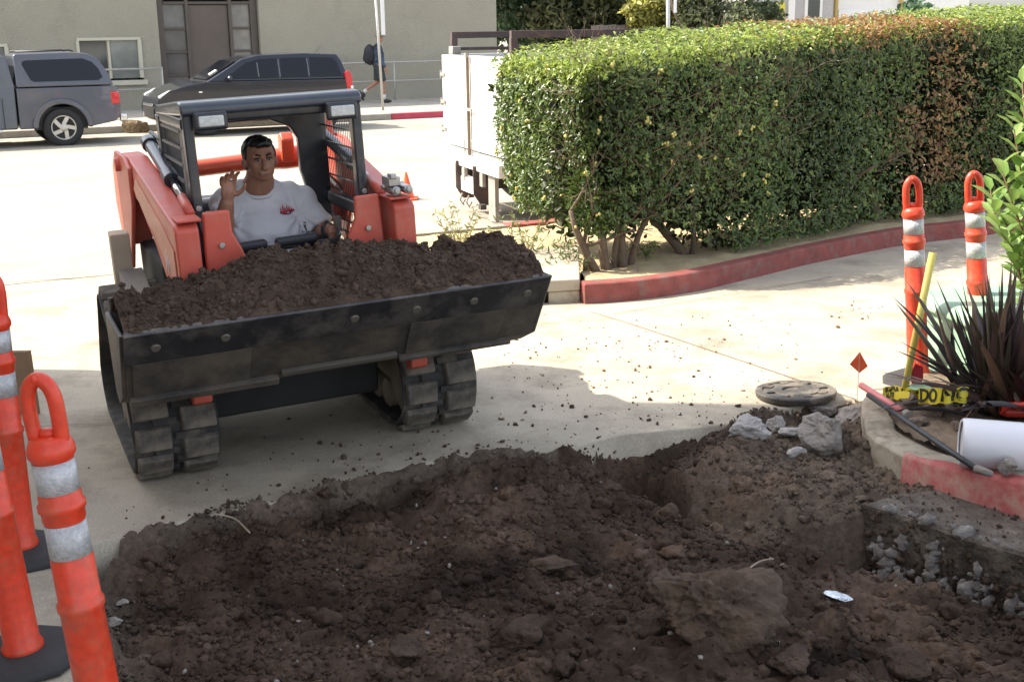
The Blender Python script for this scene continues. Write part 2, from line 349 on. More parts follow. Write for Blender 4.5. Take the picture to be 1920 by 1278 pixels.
# hand rails in front of the wall
railm = mat('galvanised rail', (0.42, 0.41, 0.37), 0.5, 0.3, var=.1)
def rail(name, a0, a1, posts, label):
    r_ = empty(name, S((a0 + a1) / 2, 32.2, 0.15), AL, label, 'railing'); c = (a0 + a1) / 2
    MB().cyl((a0 - c, 0, 1.02), (a1 - c, 0, 1.02), .024, n=10).build('top_rail', railm, r_, smooth=True)
    MB().cyl((a0 - c, 0, 0.52), (a1 - c, 0, 0.52), .02, n=10).build('lower_rail', railm, r_, smooth=True)
    for p in posts: MB().cyl((p - c, 0, -.02), (p - c, 0, 1.05), .024, n=10).build('post', railm, r_, smooth=True)
rail('handrail', 3.4, 6.62, (3.4, 6.62), 'grey pipe handrail below the cream window behind the pickup')
rail('handrail', 9.9, 16.0, (9.9, 12.9, 16.0), 'grey pipe handrail along the bare stucco wall by the walking man')
# sign pole
sp = empty('sign_pole', S(10.86, 27.9, 0.15), AL, 'thin grey steel pole with white street sign at the start of the red kerb', 'sign')
MB().cyl((0, 0, -.1), (-.1, 0, 3.3), .03, n=12).build('pole', mat('zinc pole', (.45, .45, .43), .45, .5), sp, smooth=True)
MB().box((.06, -.06, 2.2), (.32, .012, .9), rot=(0, 0, .95)).build('sign_plate', mat('white sign', (.72, .73, .75), .5), sp, bevel=.004)

# ------------- unseen block added left of the frame to shade the foreground
wallm = mat('beige wall', (0.42, 0.37, 0.30), .9, var=.06, bump=.2)
ob = empty('shade_building', (-8, 0, 0), 0, 'unseen beige block added left of the work site for its shade', 'building')
MB().box((0, -1.0, 5.35), (7.6, 15.1, 10.7)).build('wall', wallm, ob)
MB().box((0, 6.9, 1.25), (7.6, .65, 2.5)).build('low_shade_wall', wallm, ob)  # low block added and sized for the shade left of the loader

# ------------- kerbs and planting bed under the hedge
def path_kerb(name, pts, w_, h, m, z0=-0.03, jag=0):
    pts = [Vector(p) for p in pts]; vs = []; fs = []; n = len(pts)
    for i, p in enumerate(pts):
        d = (pts[min(i + 1, n - 1)] - pts[max(i - 1, 0)]); d.z = 0; d.normalize(); s_ = Vector((-d.y, d.x, 0)); b = float(gz(p.x, p.y))
        hh = h[i] if isinstance(h, (list, tuple)) else h
        for off, zz in ((0, z0 + b), (0.012, hh + b - .012), (.03, hh + b), (w_ - .02, hh + b), (w_, z0 + b)): vs.append(p * 1 + s_ * off + Vector((0, 0, zz - p.z)))
    for i in range(n - 1):
        for k in range(4): fs.append((i * 5 + k, i * 5 + k + 1, i * 5 + 6 + k, i * 5 + 5 + k))
    fs += [(0, 1, 2, 3, 4), tuple((n - 1) * 5 + k for k in (4, 3, 2, 1, 0))]
    o = MB().add(vs, fs).build(name, m, bevel=0.006); return tag(o, kind='structure')
def catmull(pts, k=6):
    pts = [Vector(p) for p in pts]; P_ = [pts[0] * 2 - pts[1]] + pts + [pts[-1] * 2 - pts[-2]]; out = []
    for i in range(1, len(P_) - 2):
        for j in range(k):
            t = j / k; a, b, c, d = P_[i - 1:i + 3]
            out.append(0.5 * ((2 * b) + (c - a) * t + (2 * a - 5 * b + 4 * c - d) * t * t + (3 * b - a - 3 * c + d) * t ** 3))
    return out + [pts[-1]]
hk = catmull([G2(1097, 570), G2(1200, 562), G2(1300, 547), G2(1400, 524), G2(1500, 500), G2(1600, 478), G2(1700, 459), G2(1800, 447), G2(1890, 436)] + [G2(1890, 436) + U * d for d in (2, 5, 12)])
path_kerb('red_kerb', hk, .15, .145, kerb_dark)
bed = [p + Vector((-math.sin(AL) * .12, math.cos(AL) * .12, 0)) for p in hk]
bed_poly = [(p.x, p.y) for p in bed] + [tuple((hk[-1] + N * 4).xy)]
bed_poly += [(S(22, 10.28)).xy[:], (S(4.0, 10.28)).xy[:], (-.6, 9.72), (.565, 9.86), (.51, 8.80)]
xs2 = np.linspace(-1.3, 12, 240); ys2 = np.linspace(7.5, 17, 130); X2, Y2 = np.meshgrid(xs2, ys2); sd2, _, _ = poly_sd(X2, Y2, bed_poly)
Z2 = .12 + gz(X2, Y2) + (fbm(X2, Y2, 4, 4, 9) - .5) * .06 - np.where(sd2 > 0, .5, 0)
ii = np.arange(X2.size).reshape(X2.shape); q2 = np.stack([ii[:-1, :-1], ii[:-1, 1:], ii[1:, 1:], ii[1:, :-1]], -1).reshape(-1, 4)
P2 = np.stack([X2, Y2, Z2], -1).reshape(-1, 3); c2 = P2[q2].mean(1); s2, _, _ = poly_sd(c2[:, 0], c2[:, 1], bed_poly)
tag(npmesh('hedge_bed', P2, q2[s2 < 0], sandm, smooth=True), kind='structure')
def xy(v): return (v.x, v.y)
sheet('verge', [xy(S(1.9, 9.2)), xy(S(3.99, 9.2)), xy(S(3.99, 10.24)), xy(S(1.9, 10.24))], sandm, .135, thick=.15)
def street_kerb(a0, a1, m): return tag(MB().prism([(10.25, -.02), (10.25, .14), (10.42, .14), (10.44, -.02)], a0, a1, 'x', f=lambda x, y, z: tuple(S(x, y, z))).build('street_kerb', m, bevel=.01), kind='structure')
street_kerb(2.3, 5.2, kerb_grey); street_kerb(5.21, 30, kerb_red)
# drain inlet box beside the red kerb
di = empty('drain_inlet', (0, 9.0, 0), 0, 'concrete storm drain inlet box at the left end of the long red kerb', 'drain')
b0 = .055
db = MB(); FP = [(-.66, -.72), (.487, -.49), (.553, .84), (-.62, .70)]
db.prism(FP, .07 + b0, .155 + b0, ax='z'); db.prism([(.26, -.525), (.487, -.48), (.50, .2), (.30, .2)], -.02, .0695 + b0, ax='z'); db.prism([(-.64, -.70), (-.40, -.65), (-.38, .2), (-.6, .2)], -.02, .0695 + b0, ax='z'); db.prism([(-.6, -.55), (.45, -.34), (.5, .8), (-.6, .68)], -.02, .069 + b0, ax='z')
db.build('slab', mat('worn inlet concrete', (.42, .37, .28), .9, var=.12, scale=5, bump=.35, bscale=60, dirt=(.25, .21, .15), dirt_amt=.4, dirt_scale=5), di, bevel=.012)
MB().prism([(-.40, -.60), (.26, -.47), (.26, -.40), (-.40, -.50)], .002, .068 + b0, ax='z').build('opening', mat('black void', (.01, .01, .01), 1), di)
# joints cut in the driveway
jm = mat('joint dirt', (.13, .10, .07), .95)
def joint(a, b, w_=.007):
    a = Vector(a); b = Vector(b); n_ = 30; vs = []; d = (b - a).normalized(); s_ = Vector((-d.y, d.x, 0)) * w_ / 2
    for i in range(n_ + 1):
        p = a.lerp(b, i / n_); p.z = float(gz(p.x, p.y)) + .0075; vs += [p - s_, p + s_]
    o = tag(MB().add(vs, [(2 * i, 2 * i + 1, 2 * i + 3, 2 * i + 2) for i in range(n_)]).build('driveway_joint', jm), kind='structure'); return o
joint(G2(1105, 585), G2(1640, 762)); joint(G2(1150, 590), G2(1560, 520), .009); joint(G(-200, 812), G(215, 795), .006); joint(G(0, 531), G(205, 519), .012)
# ================================================================== TRACK LOADER
_y = R(23.5); _r = R(2.2)
MX = Vector((math.cos(_y) * math.cos(_r), math.sin(_y) * math.cos(_r), math.sin(_r))); MY = Vector((-math.sin(_y), math.cos(_y), 0)); MZ = MX.cross(MY)
MORG = Vector((-0.875, 5.269, 0.031 + 0.005))
MMAT = Matrix((MX, MY, MZ)).transposed().to_4x4(); MMAT.translation = MORG
ld = empty('track_loader'); ld.matrix_world = MMAT
tag(ld, 'red and black compact track loader carrying a full bucket of dirt', 'loader')
red = mat('faded red loader paint', (0.56, 0.095, 0.060), 0.48, var=.12, scale=4, coat=.08, bump=.05, bscale=20, dirt=(.50, .17, .12), dirt_amt=.45, dirt_scale=5)
blackp = mat('black cab paint', (0.022, 0.026, 0.034), 0.35, var=.2, scale=6, coat=.2, dirt=(.07, .065, .06), dirt_amt=.35, dirt_scale=5)
darks = mat('worn black bucket steel', (0.034, 0.033, 0.032), 0.55, var=.35, scale=5, bump=.3, bscale=25, dirt=(.115, .096, .076), dirt_amt=.85, dirt_scale=4)
bladem = mat('scuffed cutting edge', (0.022, 0.022, 0.025), 0.42, var=.4, scale=9, bump=.2, bscale=30, dirt=(.10, .09, .08), dirt_amt=.55, dirt_scale=6)
rubber = mat('dusty track rubber', (0.032, 0.031, 0.030), 0.85, var=.3, scale=6, bump=.4, bscale=50, dirt=(.13, .115, .095), dirt_amt=.45, dirt_scale=5)
lugm = mat('dusty lug rubber', (0.085, 0.078, 0.067), 0.9, var=.35, scale=5, bump=.6, bscale=40, dirt=(.20, .17, .135), dirt_amt=.7, dirt_scale=5)
steel = mat('bare steel', (0.42, 0.41, 0.40), 0.35, .8); chrome = mat('chrome rod', (.6, .6, .6), .15, 1)
frame_m = mat('dusty frame', (0.20, 0.17, 0.13), .8, var=.2, scale=6); deep = mat('grimy underbody', (0.018, 0.018, 0.018), .8, var=.3)
tanp = mat('dusty tan plate', (0.42, 0.33, 0.24), .6, var=.12, scale=6, dirt=(.12, .1, .08), dirt_amt=.2); greyp = mat('dusty grey plate', (0.21, .19, .165), .65, var=.15, scale=5)
lensm = mat('lamp lens', (0.55, 0.57, 0.56), .15, var=.2, scale=60, spec=.8)

# --- tracks: closed belt profile in (y,z)
def belt_profile():
    def arc(c, r, a0, a1, n): return [(c[0] + r * math.cos(R(a0 + (a1 - a0) * i / n)), c[1] + r * math.sin(R(a0 + (a1 - a0) * i / n))) for i in range(n + 1)]
    return arc((.26, .245), .225, 118, 270, 14) + arc((1.20, .19), .17, 270, 385, 8) + arc((.86, .57), .15, 20, 122, 7)
BP = belt_profile()
def resample(P_, step):
    P_ = [Vector((a, b)) for a, b in P_]; P_.append(P_[0]); L_ = [0]
    for i in range(len(P_) - 1): L_.append(L_[-1] + (P_[i + 1] - P_[i]).length)
    n = round(L_[-1] / step); out = []
    for k in range(n):
        s_ = L_[-1] * k / n; i = max(j for j in range(len(L_) - 1) if L_[j] <= s_); t = (s_ - L_[i]) / (L_[i + 1] - L_[i] + 1e-9); p = P_[i].lerp(P_[i + 1], t); q = (P_[i + 1] - P_[i]).normalized(); out.append((p, q))
    return out
def make_track(cx, w_):
    lo, hi = cx - w_ / 2, cx + w_ / 2
    pts = resample(BP, .035); mb = MB(); n = len(pts); th_ = .022
    vs = []
    for x in (lo, hi):
        for p, t in pts:
            nn = Vector((t.y, -t.x)); vs.append((x, p.x, p.y)); q = p - nn * th_; vs.append((x, q.x, q.y))
    fs = []
    for i in range(n):
        j = (i + 1) % n
        fs += [(2 * i, 2 * j, 2 * (n + j), 2 * (n + i)), (2 * i + 1, 2 * (n + i) + 1, 2 * (n + j) + 1, 2 * j + 1), (2 * i, 2 * i + 1, 2 * j + 1, 2 * j), (2 * (n + i), 2 * (n + j), 2 * (n + j) + 1, 2 * (n + i) + 1)]
    tr = MB().add(vs, fs).build('track_belt', rubber, ld, bevel=.006)
    lug = None
    pl = resample(BP, .0655); pl = pl[:len(pl) // 2 * 2]
    for i, (p, t) in enumerate(pl):
        nn = Vector((t.y, -t.x)); side = i % 2; q = p + nn * .016
        x0 = lo + .010 + (w_ / 2 + .012) * side; x1 = x0 + w_ / 2 - .032
        if lug is None: o = lug = MB().box((0, 0, 0), (w_ / 2 - .030, .108, .034), taper=.93).build('lug', lugm, tr, bevel=.008)
        else: o = lug.copy(); COL.objects.link(o); o.parent = tr
        o.location = ((x0 + x1) / 2, q.x, q.y); o.rotation_euler = (math.atan2(t.y, t.x) + PI, 0, 0)
    ct = MB()
    for i, (p, t) in enumerate(pl):
        q = p + Vector((t.y, -t.x)) * .006; s_ = -1 if i % 2 else 1; ct.box((cx + s_ * .045, q.x, q.y), (.10, .03, .022), rot=(math.atan2(t.y, t.x), 0, 0))
    tag(ct.build('tread_ribs', rubber, tr), kind='stuff')
    # inner drive blocks
    dv = MB()
    for i, (p, t) in enumerate(resample(BP, .1)):
        q = p - Vector((t.y, -t.x)) * .045; dv.box((cx, q.x, q.y), (.05, .045, .05), rot=(math.atan2(t.y, t.x), 0, 0))
    tag(dv.build('drive_blocks', frame_m, tr), kind='stuff')
    for nm, c, r in (('idler', (.26, .245), .19), ('idler', (1.20, .19), .135), ('sprocket', (.86, .57), .12)):
        m_ = MB().cyl((lo + .07, *c), (hi - .07, *c), r, n=28); m_.cyl((lo + .055, *c), (lo + .0701, *c), r * .45, n=16); m_.build(nm, frame_m, ld, bevel=.01)
    for yy in (.50, .68, .86, 1.02): MB().cyl((lo + .06, yy, .105), (hi - .06, yy, .105), .075, n=18).build('roller', frame_m, ld, bevel=.006)
    MB().prism([(.28, .16), (.3, .34), (.78, .60), (.95, .60), (1.12, .35), (1.15, .2)], lo + .08, hi - .08).build('track_frame', frame_m, ld, bevel=.012)
make_track(-.61, .37); make_track(.61, .37)
# --- hull
hb = MB(); hb.prism([(.36, .16), (.34, .60), (.42, .78), (1.42, .86), (1.45, .30), (1.30, .18)], -.41, .41); hb.build('hull', deep, ld, bevel=.02)
MB().box((0, 1.36, .93), (.86, .22, .26)).build('engine_cover', blackp, ld, bevel=.04)
MB().box((-.47, .95, .74), (.1, .8, .28)).build('tank_panel', deep, ld, bevel=.02); MB().box((.47, .95, .69), (.1, .8, .18)).build('tank_panel', deep, ld, bevel=.02)
MB().box((.07, .325, .42), (.022, .012, .03)).build('tag_plate', mat('white sticker', (.6, .6, .58), .6), ld)
MB().prism([(1.0, .66), (1.0, .97), (1.09, .98), (1.09, .62)], -.69, -.60).build('side_post', tanp, ld, bevel=.006)
MB().prism([(.99, .80), (.99, .62), (.30, .60), (.36, .66)], -.675, -.56).build('side_guard', greyp, ld, bevel=.006)
MB().box((-.62, .62, .585), (.2, .5, .03)).build('fender', greyp, ld, bevel=.008)

# --- loader arms
def arm(sx):
    f = lambda x, y, z: (sx * (x + .025 * max(y - .1, 0)), y, z)
    prof = [(-.03, .46), (-.03, 1.11), (.00, 1.135), (.11, 1.145), (1.10, 1.325), (1.33, 1.33), (1.44, 1.27), (1.46, 1.12), (1.40, .90), (1.30, .86), (1.22, 1.06), (1.10, 1.14), (.92, 1.12), (.55, .97), (.20, .76), (.13, .46)]
    a = MB().prism(prof, .425, .525, f=f).build('lift_arm', red, ld, bevel=.012)
    MB().prism([(.03, .88), (.03, 1.02), (.30, 1.10), (.9, 1.24), (1.0, 1.18), (.5, 1.02), (.2, .9)], .526, .531, f=f).build('arm_panel', mat('pale red arm side', (.60, .20, .13), .45, var=.1, dirt=(.62, .30, .2), dirt_amt=.4), a, bevel=.002)  # paler outer side: light falling on the arm put into its colour
    MB().prism([(1.02, 1.10), (1.0, 1.28), (1.12, 1.33), (1.38, 1.34), (1.50, 1.26), (1.54, 1.06), (1.42, .80), (1.30, .74)], .55, .572, f=lambda x, y, z: (sx * (x + .04 * (y - 1.1)), y, z)).build('rear_link', red, a, bevel=.008)
    MB().cyl((sx * .52, 1.26, 1.28), (sx * .60, 1.26, 1.28), .035, n=18).build('pivot_pin', red, a, bevel=.005)
    MB().box((sx * .46, .05, 1.148), (.10, .16, .012)).build('arm_cap', red, a, bevel=.004)
    # lift cylinder lying along the inner top of the arm
    c = MB(); c.cyl((sx * .43, 1.16, 1.375), (sx * .428, .62, 1.27), .030, n=14); c.cyl((sx * .428, .66, 1.278), (sx * .427, .56, 1.255), .037, n=14); c.cyl((sx * .43, 1.20, 1.383), (sx * .43, 1.13, 1.37), .040, n=14)
    cy = c.build('cylinder', blackp, a, bevel=.004); MB().cyl((sx * .427, .6, 1.265), (sx * .427, .30, 1.20), .016, n=12).build('rod', chrome, cy, smooth=True)
    MB().cyl((sx * .427, .32, 1.205), (sx * .427, .14, 1.155), .021, n=12).build('rod_end', red, cy, smooth=True)
    h = MB(); (h.tube if sx < 0 else (lambda *q: 0))([(sx * .40, 1.3, 1.42), (sx * .39, 1.05, 1.40), (sx * .385, .7, 1.26), (sx * .385, .4, 1.19), (sx * .38, .2, 1.10), (sx * .37, .05, .9)], .011); h.tube([(sx * .48, 1.35, 1.2), (sx * .455, 1.1, 1.12), (sx * .43, .7, 1.06), (sx * .43, .4, 1.0), (sx * .40, .1, .9)], .011)
    h.build('hose', mat('hose rubber', (.03, .03, .03), .5), a, smooth=True)
    # front shield plate in front of the tilt cylinder
    pl = [(.275, 1.165), (.39, 1.165), (.398, .99), (.40, .72), (.20, .72), (.205, .90), (.24, 1.0), (.272, 1.07)]
    s_ = MB().prism([(sx * p[0] + sx * 0, p[1]) for p in pl], .055, .085, ax='y').build('shield_plate', red, ld, bevel=.012)
    MB().cyl((sx * .325, .05, 1.02), (sx * .325, .038, 1.02), .013, n=10).build('bolt', steel, s_, bevel=.002)
    MB().cyl((sx * .33, .2, .98), (sx * .33, .1, .62), .035, n=12).build('tilt_cylinder', blackp, ld, smooth=True)
    MB().prism([(-.04, .37), (-.04, .46), (.10, .50), (.12, .38), (.04, .34)], .45, .53, f=lambda x, y, z: (sx * x, y, z)).build('arm_foot', red, a, bevel=.01)
arm(-1); arm(1)
crossm = mat('clean orange tube', (0.62, .09, .035), .35, coat=.4)
MB().tube([(-.55, 1.42, 1.20), (-.3, 1.44, 1.20), (.15, 1.44, 1.215), (.3, 1.44, 1.215), (.55, 1.42, 1.225)], [.045, .045, .046, .06, .06], n=18).build('cross_tube', crossm, ld, smooth=True)
MB().prism([(1.36, 1.20), (1.34, 1.32), (1.38, 1.36), (1.43, 1.34), (1.46, 1.20)], .27, .34).build('tube_lug', crossm, ld, bevel=.012)
MB().prism([(1.30, 1.10), (1.26, 1.30), (1.33, 1.45), (1.45, 1.46), (1.52, 1.3), (1.5, 1.1)], .44, .55).build('rear_lug', crossm, ld, bevel=.02)
# quick coupler on the right arm
qc = MB()
for dx, dz in ((0, 0), (.062, .006)): qc.cyl((.47 + dx, -.03 - dx * .3, 1.185 + dz), (.47 + dx, .10, 1.185 + dz), .026, n=14); qc.cyl((.47 + dx, -.045 - dx * .3, 1.185 + dz), (.47 + dx, -.02, 1.185 + dz), .017, n=12)
qc.box((.47, .04, 1.235), (.07, .10, .05)); qc.box((.46, 0.0, 1.265), (.035, .05, .03)); qc.cyl((.42, .06, 1.2), (.55, .06, 1.21), .014)
qc.v = [((v[0] - .47) * .8 + .445, v[1], (v[2] - 1.185) * .8 + 1.18) for v in qc.v]; qc.build('hydraulic_coupler', steel, ld, bevel=.004)

# --- cab
cb = MB()
def post(p0, p1, a, b): cb.bar(p0, p1, a, b, up=(0, 1, 0))
post((-.375, .27, .80), (-.375, .29, 1.56), .045, .07); post((.375, .27, .80), (.375, .29, 1.56), .045, .07)
post((-.385, .95, .8), (-.385, .95, 1.53), .05, .09)
cb.prism([(.26, .95), (.285, 1.10), (.26, 1.20), (.26, 1.36), (.225, 1.42), (.12, 1.465), (-.40, 1.455), (-.40, 1.52), (.41, 1.52), (.41, .95)], .93, .98, ax='y')
cb.box((-.39, .63, 1.52), (.03, .70, .05)); cb.box((.39, .63, 1.52), (.03, .70, .05))
cb.box((.39, .63, 1.065), (.035, .70, .055)); cb.box((-.39, .63, .93), (.03, .70, .04))
cb.box((0, .295, 1.548), (.74, .05, .055))
cabf = cb.build('cab_frame', blackp, ld, bevel=.010)
roof = MB().prism([(.235, 1.555), (.235, 1.592), (.26, 1.612), (.34, 1.616), (.94, 1.575), (1.00, 1.55), (1.00, 1.525)], -.405, .40)
roof.build('cab_roof', mat('sky tinted black roof', (.035, .045, .062), .3, var=.2, coat=.5), ld, bevel=.022, seg=3)  # bluish sky reflection put into the black of the roof
for sx in (-1, 1):
    hl = MB().box((sx * .29 + .005, .225, 1.53), (.145, .05, .078)).build('headlight', blackp, ld, bevel=.012); MB().box((sx * .29 + .005, .197, 1.53), (.108, .012, .046)).build('lens', lensm, hl, bevel=.006)
    MB().cyl((sx * .375, .235, 1.16), (sx * .375, .224, 1.16), .013, n=10).build('bolt', steel, cabf, bevel=.002)
MB().cyl((.375, .235, .855), (.375, .222, .855), .014, n=10).build('bolt', steel, cabf, bevel=.002)
def screen(sx, y0, y1, z0, z1, nv, nh, name, t_=.005):
    m_ = MB(); x = sx * .388
    for i in range(nv + 1): y = y0 + (y1 - y0) * i / nv; m_.box((x, y, (z0 + z1) / 2), (t_, t_, z1 - z0))
    for j in range(nh + 1): z = z0 + (z1 - z0) * j / nh; m_.box((x, (y0 + y1) / 2, z), (.007, y1 - y0, .008))
    return m_.build(name, blackp, ld)
screen(1, .33, .93, 1.10, 1.50, 20, 5, 'side_screen', .0025); screen(1, .33, .93, .80, 1.03, 20, 4, 'side_screen', .0025)
# near side screen: a pressed plate with slots
m_ = MB(); x = -.392
screen(-1, .33, .93, .86, 1.50, 26, 1, 'side_screen')
m_.box((x, .35, 1.20), (.012, .07, .66)); m_.box((x, .93, 1.20), (.012, .06, .66)); m_.box((x, .64, 1.50), (.012, .56, .05))
for j in range(9): m_.box((x - .006, .64, .90 + j * .073), (.010, .56, .012))
m_.build('side_screen', mat('grey slotted screen', (.13, .13, .135), .5, dirt=(.2, .19, .18), dirt_amt=.3, dirt_scale=20), ld)
for z in (.93, 1.0, 1.07, 1.14, 1.21, 1.28, 1.35, 1.42):
    pass
MB().box((0, .985, .86), (.5, .06, .36)).build('seat_back', mat('black vinyl', (.03, .03, .032), .5), ld, bevel=.04)
MB().box((0, .75, .70), (.5, .5, .10)).build('seat', MATS['black vinyl'], ld, bevel=.03)
MB().box((0, .6, .60), (.74, 1.0, .06)).build('cab_floor', deep, ld)
lb = MB(); lb.tube([(-.30, .80, .98), (-.31, .45, .945), (-.28, .33, .935), (.25, .33, .93), (.30, .45, .94), (.30, .8, .98)], .014); lap = lb.build('lap_bar', blackp, ld, smooth=True)
MB().box((-.165, .315, .957), (.175, .05, .042), rot=(0, -.03, 0)).build('pad', MATS['black vinyl'], lap, bevel=.014); MB().box((.06, .315, .96), (.20, .05, .042), rot=(0, -.03, 0)).build('pad', MATS['black vinyl'], lap, bevel=.014)
for sx in (-1, 1):
    js = MB(); js.cyl((sx * .235, .46, .80), (sx * .225, .45, .93), .012); js.build('joystick', blackp, ld, smooth=True)
MB().ell((.228, .445, .958), (.02, .022, .042)).build('joystick_grip', MATS['black vinyl'], ld, smooth=True)
MB().box((.30, .62, .83), (.10, .42, .12)).build('console', blackp, ld, bevel=.02); MB().box((-.31, .62, .80), (.09, .42, .10)).build('console', blackp, ld, bevel=.02)
MB().box((.325, .56, .97), (.03, .05, .075)).build('switch_panel', greyp, ld, bevel=.005)

# --- bucket
BX0, BX1 = -.815, .975
bprof = [(-.44, .800), (-.225, .50), (-.06, .43), (.02, .46), (.045, .58), (.05, .86), (.03, .86), (.02, .62), (-.01, .485), (-.06, .455), (-.205, .52), (-.42, .812)]
bk = MB().prism(bprof, BX0, BX1).build('bucket', darks, ld, bevel=.004)
side = [(-.44, .802), (-.225, .502), (-.06, .432), (.022, .462), (.05, .58), (.055, .80), (-.10, .80)]
for x0 in (BX0 - .018, BX1): MB().prism(side, x0, x0 + .018).build('side_plate', darks, bk, bevel=.004)
def on_face(t, off):      # point on the sloping outer face, t=0 lip .. 1 heel
    p = Vector((-.44, .80)).lerp(Vector((-.225, .50)), t); n_ = Vector((-.30, -.215)).normalized(); return p + n_ * off
def face_strip(x0, x1, t0, t1, th_, name, m, par):
    a, b, c, d = on_face(t0, .0), on_face(t0, th_), on_face(t1, th_), on_face(t1, .0)
    return MB().prism([a, b, c, d], x0, x1).build(name, m, par, bevel=.003)
face_strip(BX0 - .004, BX1 + .004, -.02, .44, .014, 'cutting_edge', bladem, bk)
face_strip(-.79, -.32, .455, 1.0, .010, 'wear_plate', darks, bk); face_strip(.36, .80, .455, 1.0, .010, 'wear_plate', darks, bk)
face_strip(BX0 + .01, -.20, 1.0, 1.10, .03, 'heel_plate', darks, bk); face_strip(.33, .86, 1.0, 1.06, .03, 'heel_plate', darks, bk)
face_strip(-.19, .32, .93, 1.0, .022, 'heel_lip', mat('rubbed steel', (.10, .09, .075), .5, var=.3), bk)
nrm = Vector((0, -.30, -.215)).normalized()
for x_ in (-.70, -.43, .10, .37, .63, .88):
    p = on_face(.20, .0135); c = Vector((x_, p.x, p.y)); MB().cyl(c, c + nrm * .008, .020, .017, n=14).build('bolt', mat('rubbed bolt head', (.16, .145, .12), .45, .3), bk)
txt = bpy.data.curves.new('decal', 'FONT'); txt.body = 'VP-50'; txt.size = .115; txt.extrude = .0015; txt.align_x = 'CENTER'
to = bpy.data.objects.new('tmp', txt); COL.objects.link(to); dg = bpy.context.evaluated_depsgraph_get(); me = bpy.data.meshes.new_from_object(to.evaluated_get(dg)); bpy.data.objects.remove(to)
dec = bpy.data.objects.new('model_decal', me); COL.objects.link(dec); dec.parent = ld; me.materials.clear(); me.materials.append(mat('white decal', (.70, .66, .66), .5))
MM = Matrix(((0, 0, -1, -.534), (-1, 0, 0, .155), (0, 1, 0, .90), (0, 0, 0, 1)))   # text x -> -y, text y -> z, normal -> -x
sh = Matrix.Identity(4); sh[1][0] = -.20; dec.matrix_local = MM @ sh @ Matrix.Diagonal((.62, 1.25, 1, 1))

# --- heap of dirt in the bucket
soil_m = mat('dark moist soil', (0.034, 0.022, 0.016), 0.95, scale=9, col2=(0.105, 0.070, 0.050), bump=.9, bscale=55, bdist=.02, detail=10, spec=.25)
soil_m2 = mat('soil clod', (0.036, 0.023, 0.017), 0.95, scale=11, col2=(0.115, 0.077, 0.055), bump=.8, bscale=70, bdist=.01, detail=8, spec=.25)
hx = np.linspace(BX0 + .004, BX1 - .004, 330); hy = np.linspace(-.44, .10, 110); HX, HY = np.meshgrid(hx, hy)
crest = np.interp(HX, [-.82, -.70, -.52, -.36, -.30, -.15, .02, .2, .35, .50, .57, .66, .80, .93, .985], [.875, .90, .93, .95, .985, 1.01, 1.005, .99, .965, .93, .92, .95, .96, .93, .88])
t = (HY + .44) / .54
crest = crest + .03 * (HX < -.76); prof = np.where(t < .62, .800 + (crest - .800) * np.sin(np.clip(t / .62, 0, 1) * PI / 2) ** .9, crest - (t - .62) * .35)
HZ = prof + (np.abs(2 * vnoise((HX + fbm(HX, HY, 9, 2, 3) * .08) * 17, HY * 17, 4) - 1) - .5) * .042 * np.clip(t * 6, .1, 1) + (fbm(HX + 5, HY, 7, 5, 11) - .5) * .075 * np.clip(t * 6, .12, 1) + (fbm(HX + 5, HY, 30, 4, 12, .6) - .5) * .045 * np.clip(t * 9, .15, 1)
ih = np.arange(HX.size).reshape(HX.shape); qh = np.stack([ih[:-1, :-1], ih[:-1, 1:], ih[1:, 1:], ih[1:, :-1]], -1).reshape(-1, 4)
heap = npmesh('dirt_heap', np.stack([HX, HY, HZ], -1).reshape(-1, 3), qh, soil_m, smooth=True); heap.matrix_world = MMAT
tag(heap, 'heap of dark brown dirt filling the loader bucket', 'dirt')
def clods(pts, sizes, rg, sub=1, flat=1.0):
    bm = bmesh.new(); bmesh.ops.create_icosphere(bm, subdivisions=sub, radius=1); bv = np.array([v.co[:] for v in bm.verts]); bf = np.array([[v.index for v in f.verts] for f in bm.faces]); bm.free()
    n = len(pts); k = len(bv); sc = rg.uniform(.6, 1.25, (n, 1, 3)) * sizes[:, None, None]; V_ = bv[None] * (1 + rg.uniform(-.42, .38, (n, k, 1))) * sc
    a = rg.uniform(0, 2 * PI, n); c, s_ = np.cos(a), np.sin(a); x = V_[..., 0] * c[:, None] - V_[..., 1] * s_[:, None]; y = V_[..., 0] * s_[:, None] + V_[..., 1] * c[:, None]
    V_ = np.stack([x, y * flat, V_[..., 2]], -1) + pts[:, None]; F_ = bf[None] + (np.arange(n) * k)[:, None, None]; return V_.reshape(-1, 3), F_.reshape(-1, 3)
n = 9000; cx = rng.uniform(BX0 + .02, BX1 - .02, n); cy = rng.uniform(-.425, .06, n)
ix = np.clip(((cx - hx[0]) / (hx[1] - hx[0])).astype(int), 0, 329); iy = np.clip(((cy - hy[0]) / (hy[1] - hy[0])).astype(int), 0, 109)
cs = np.minimum(rng.lognormal(-5.45, .60, n), .022) ; V_, F_ = clods(np.stack([cx, cy, HZ[iy, ix] + cs * .2], -1), cs, rng)
tag(npmesh('clods', V_, F_, soil_m2, heap), kind='stuff')
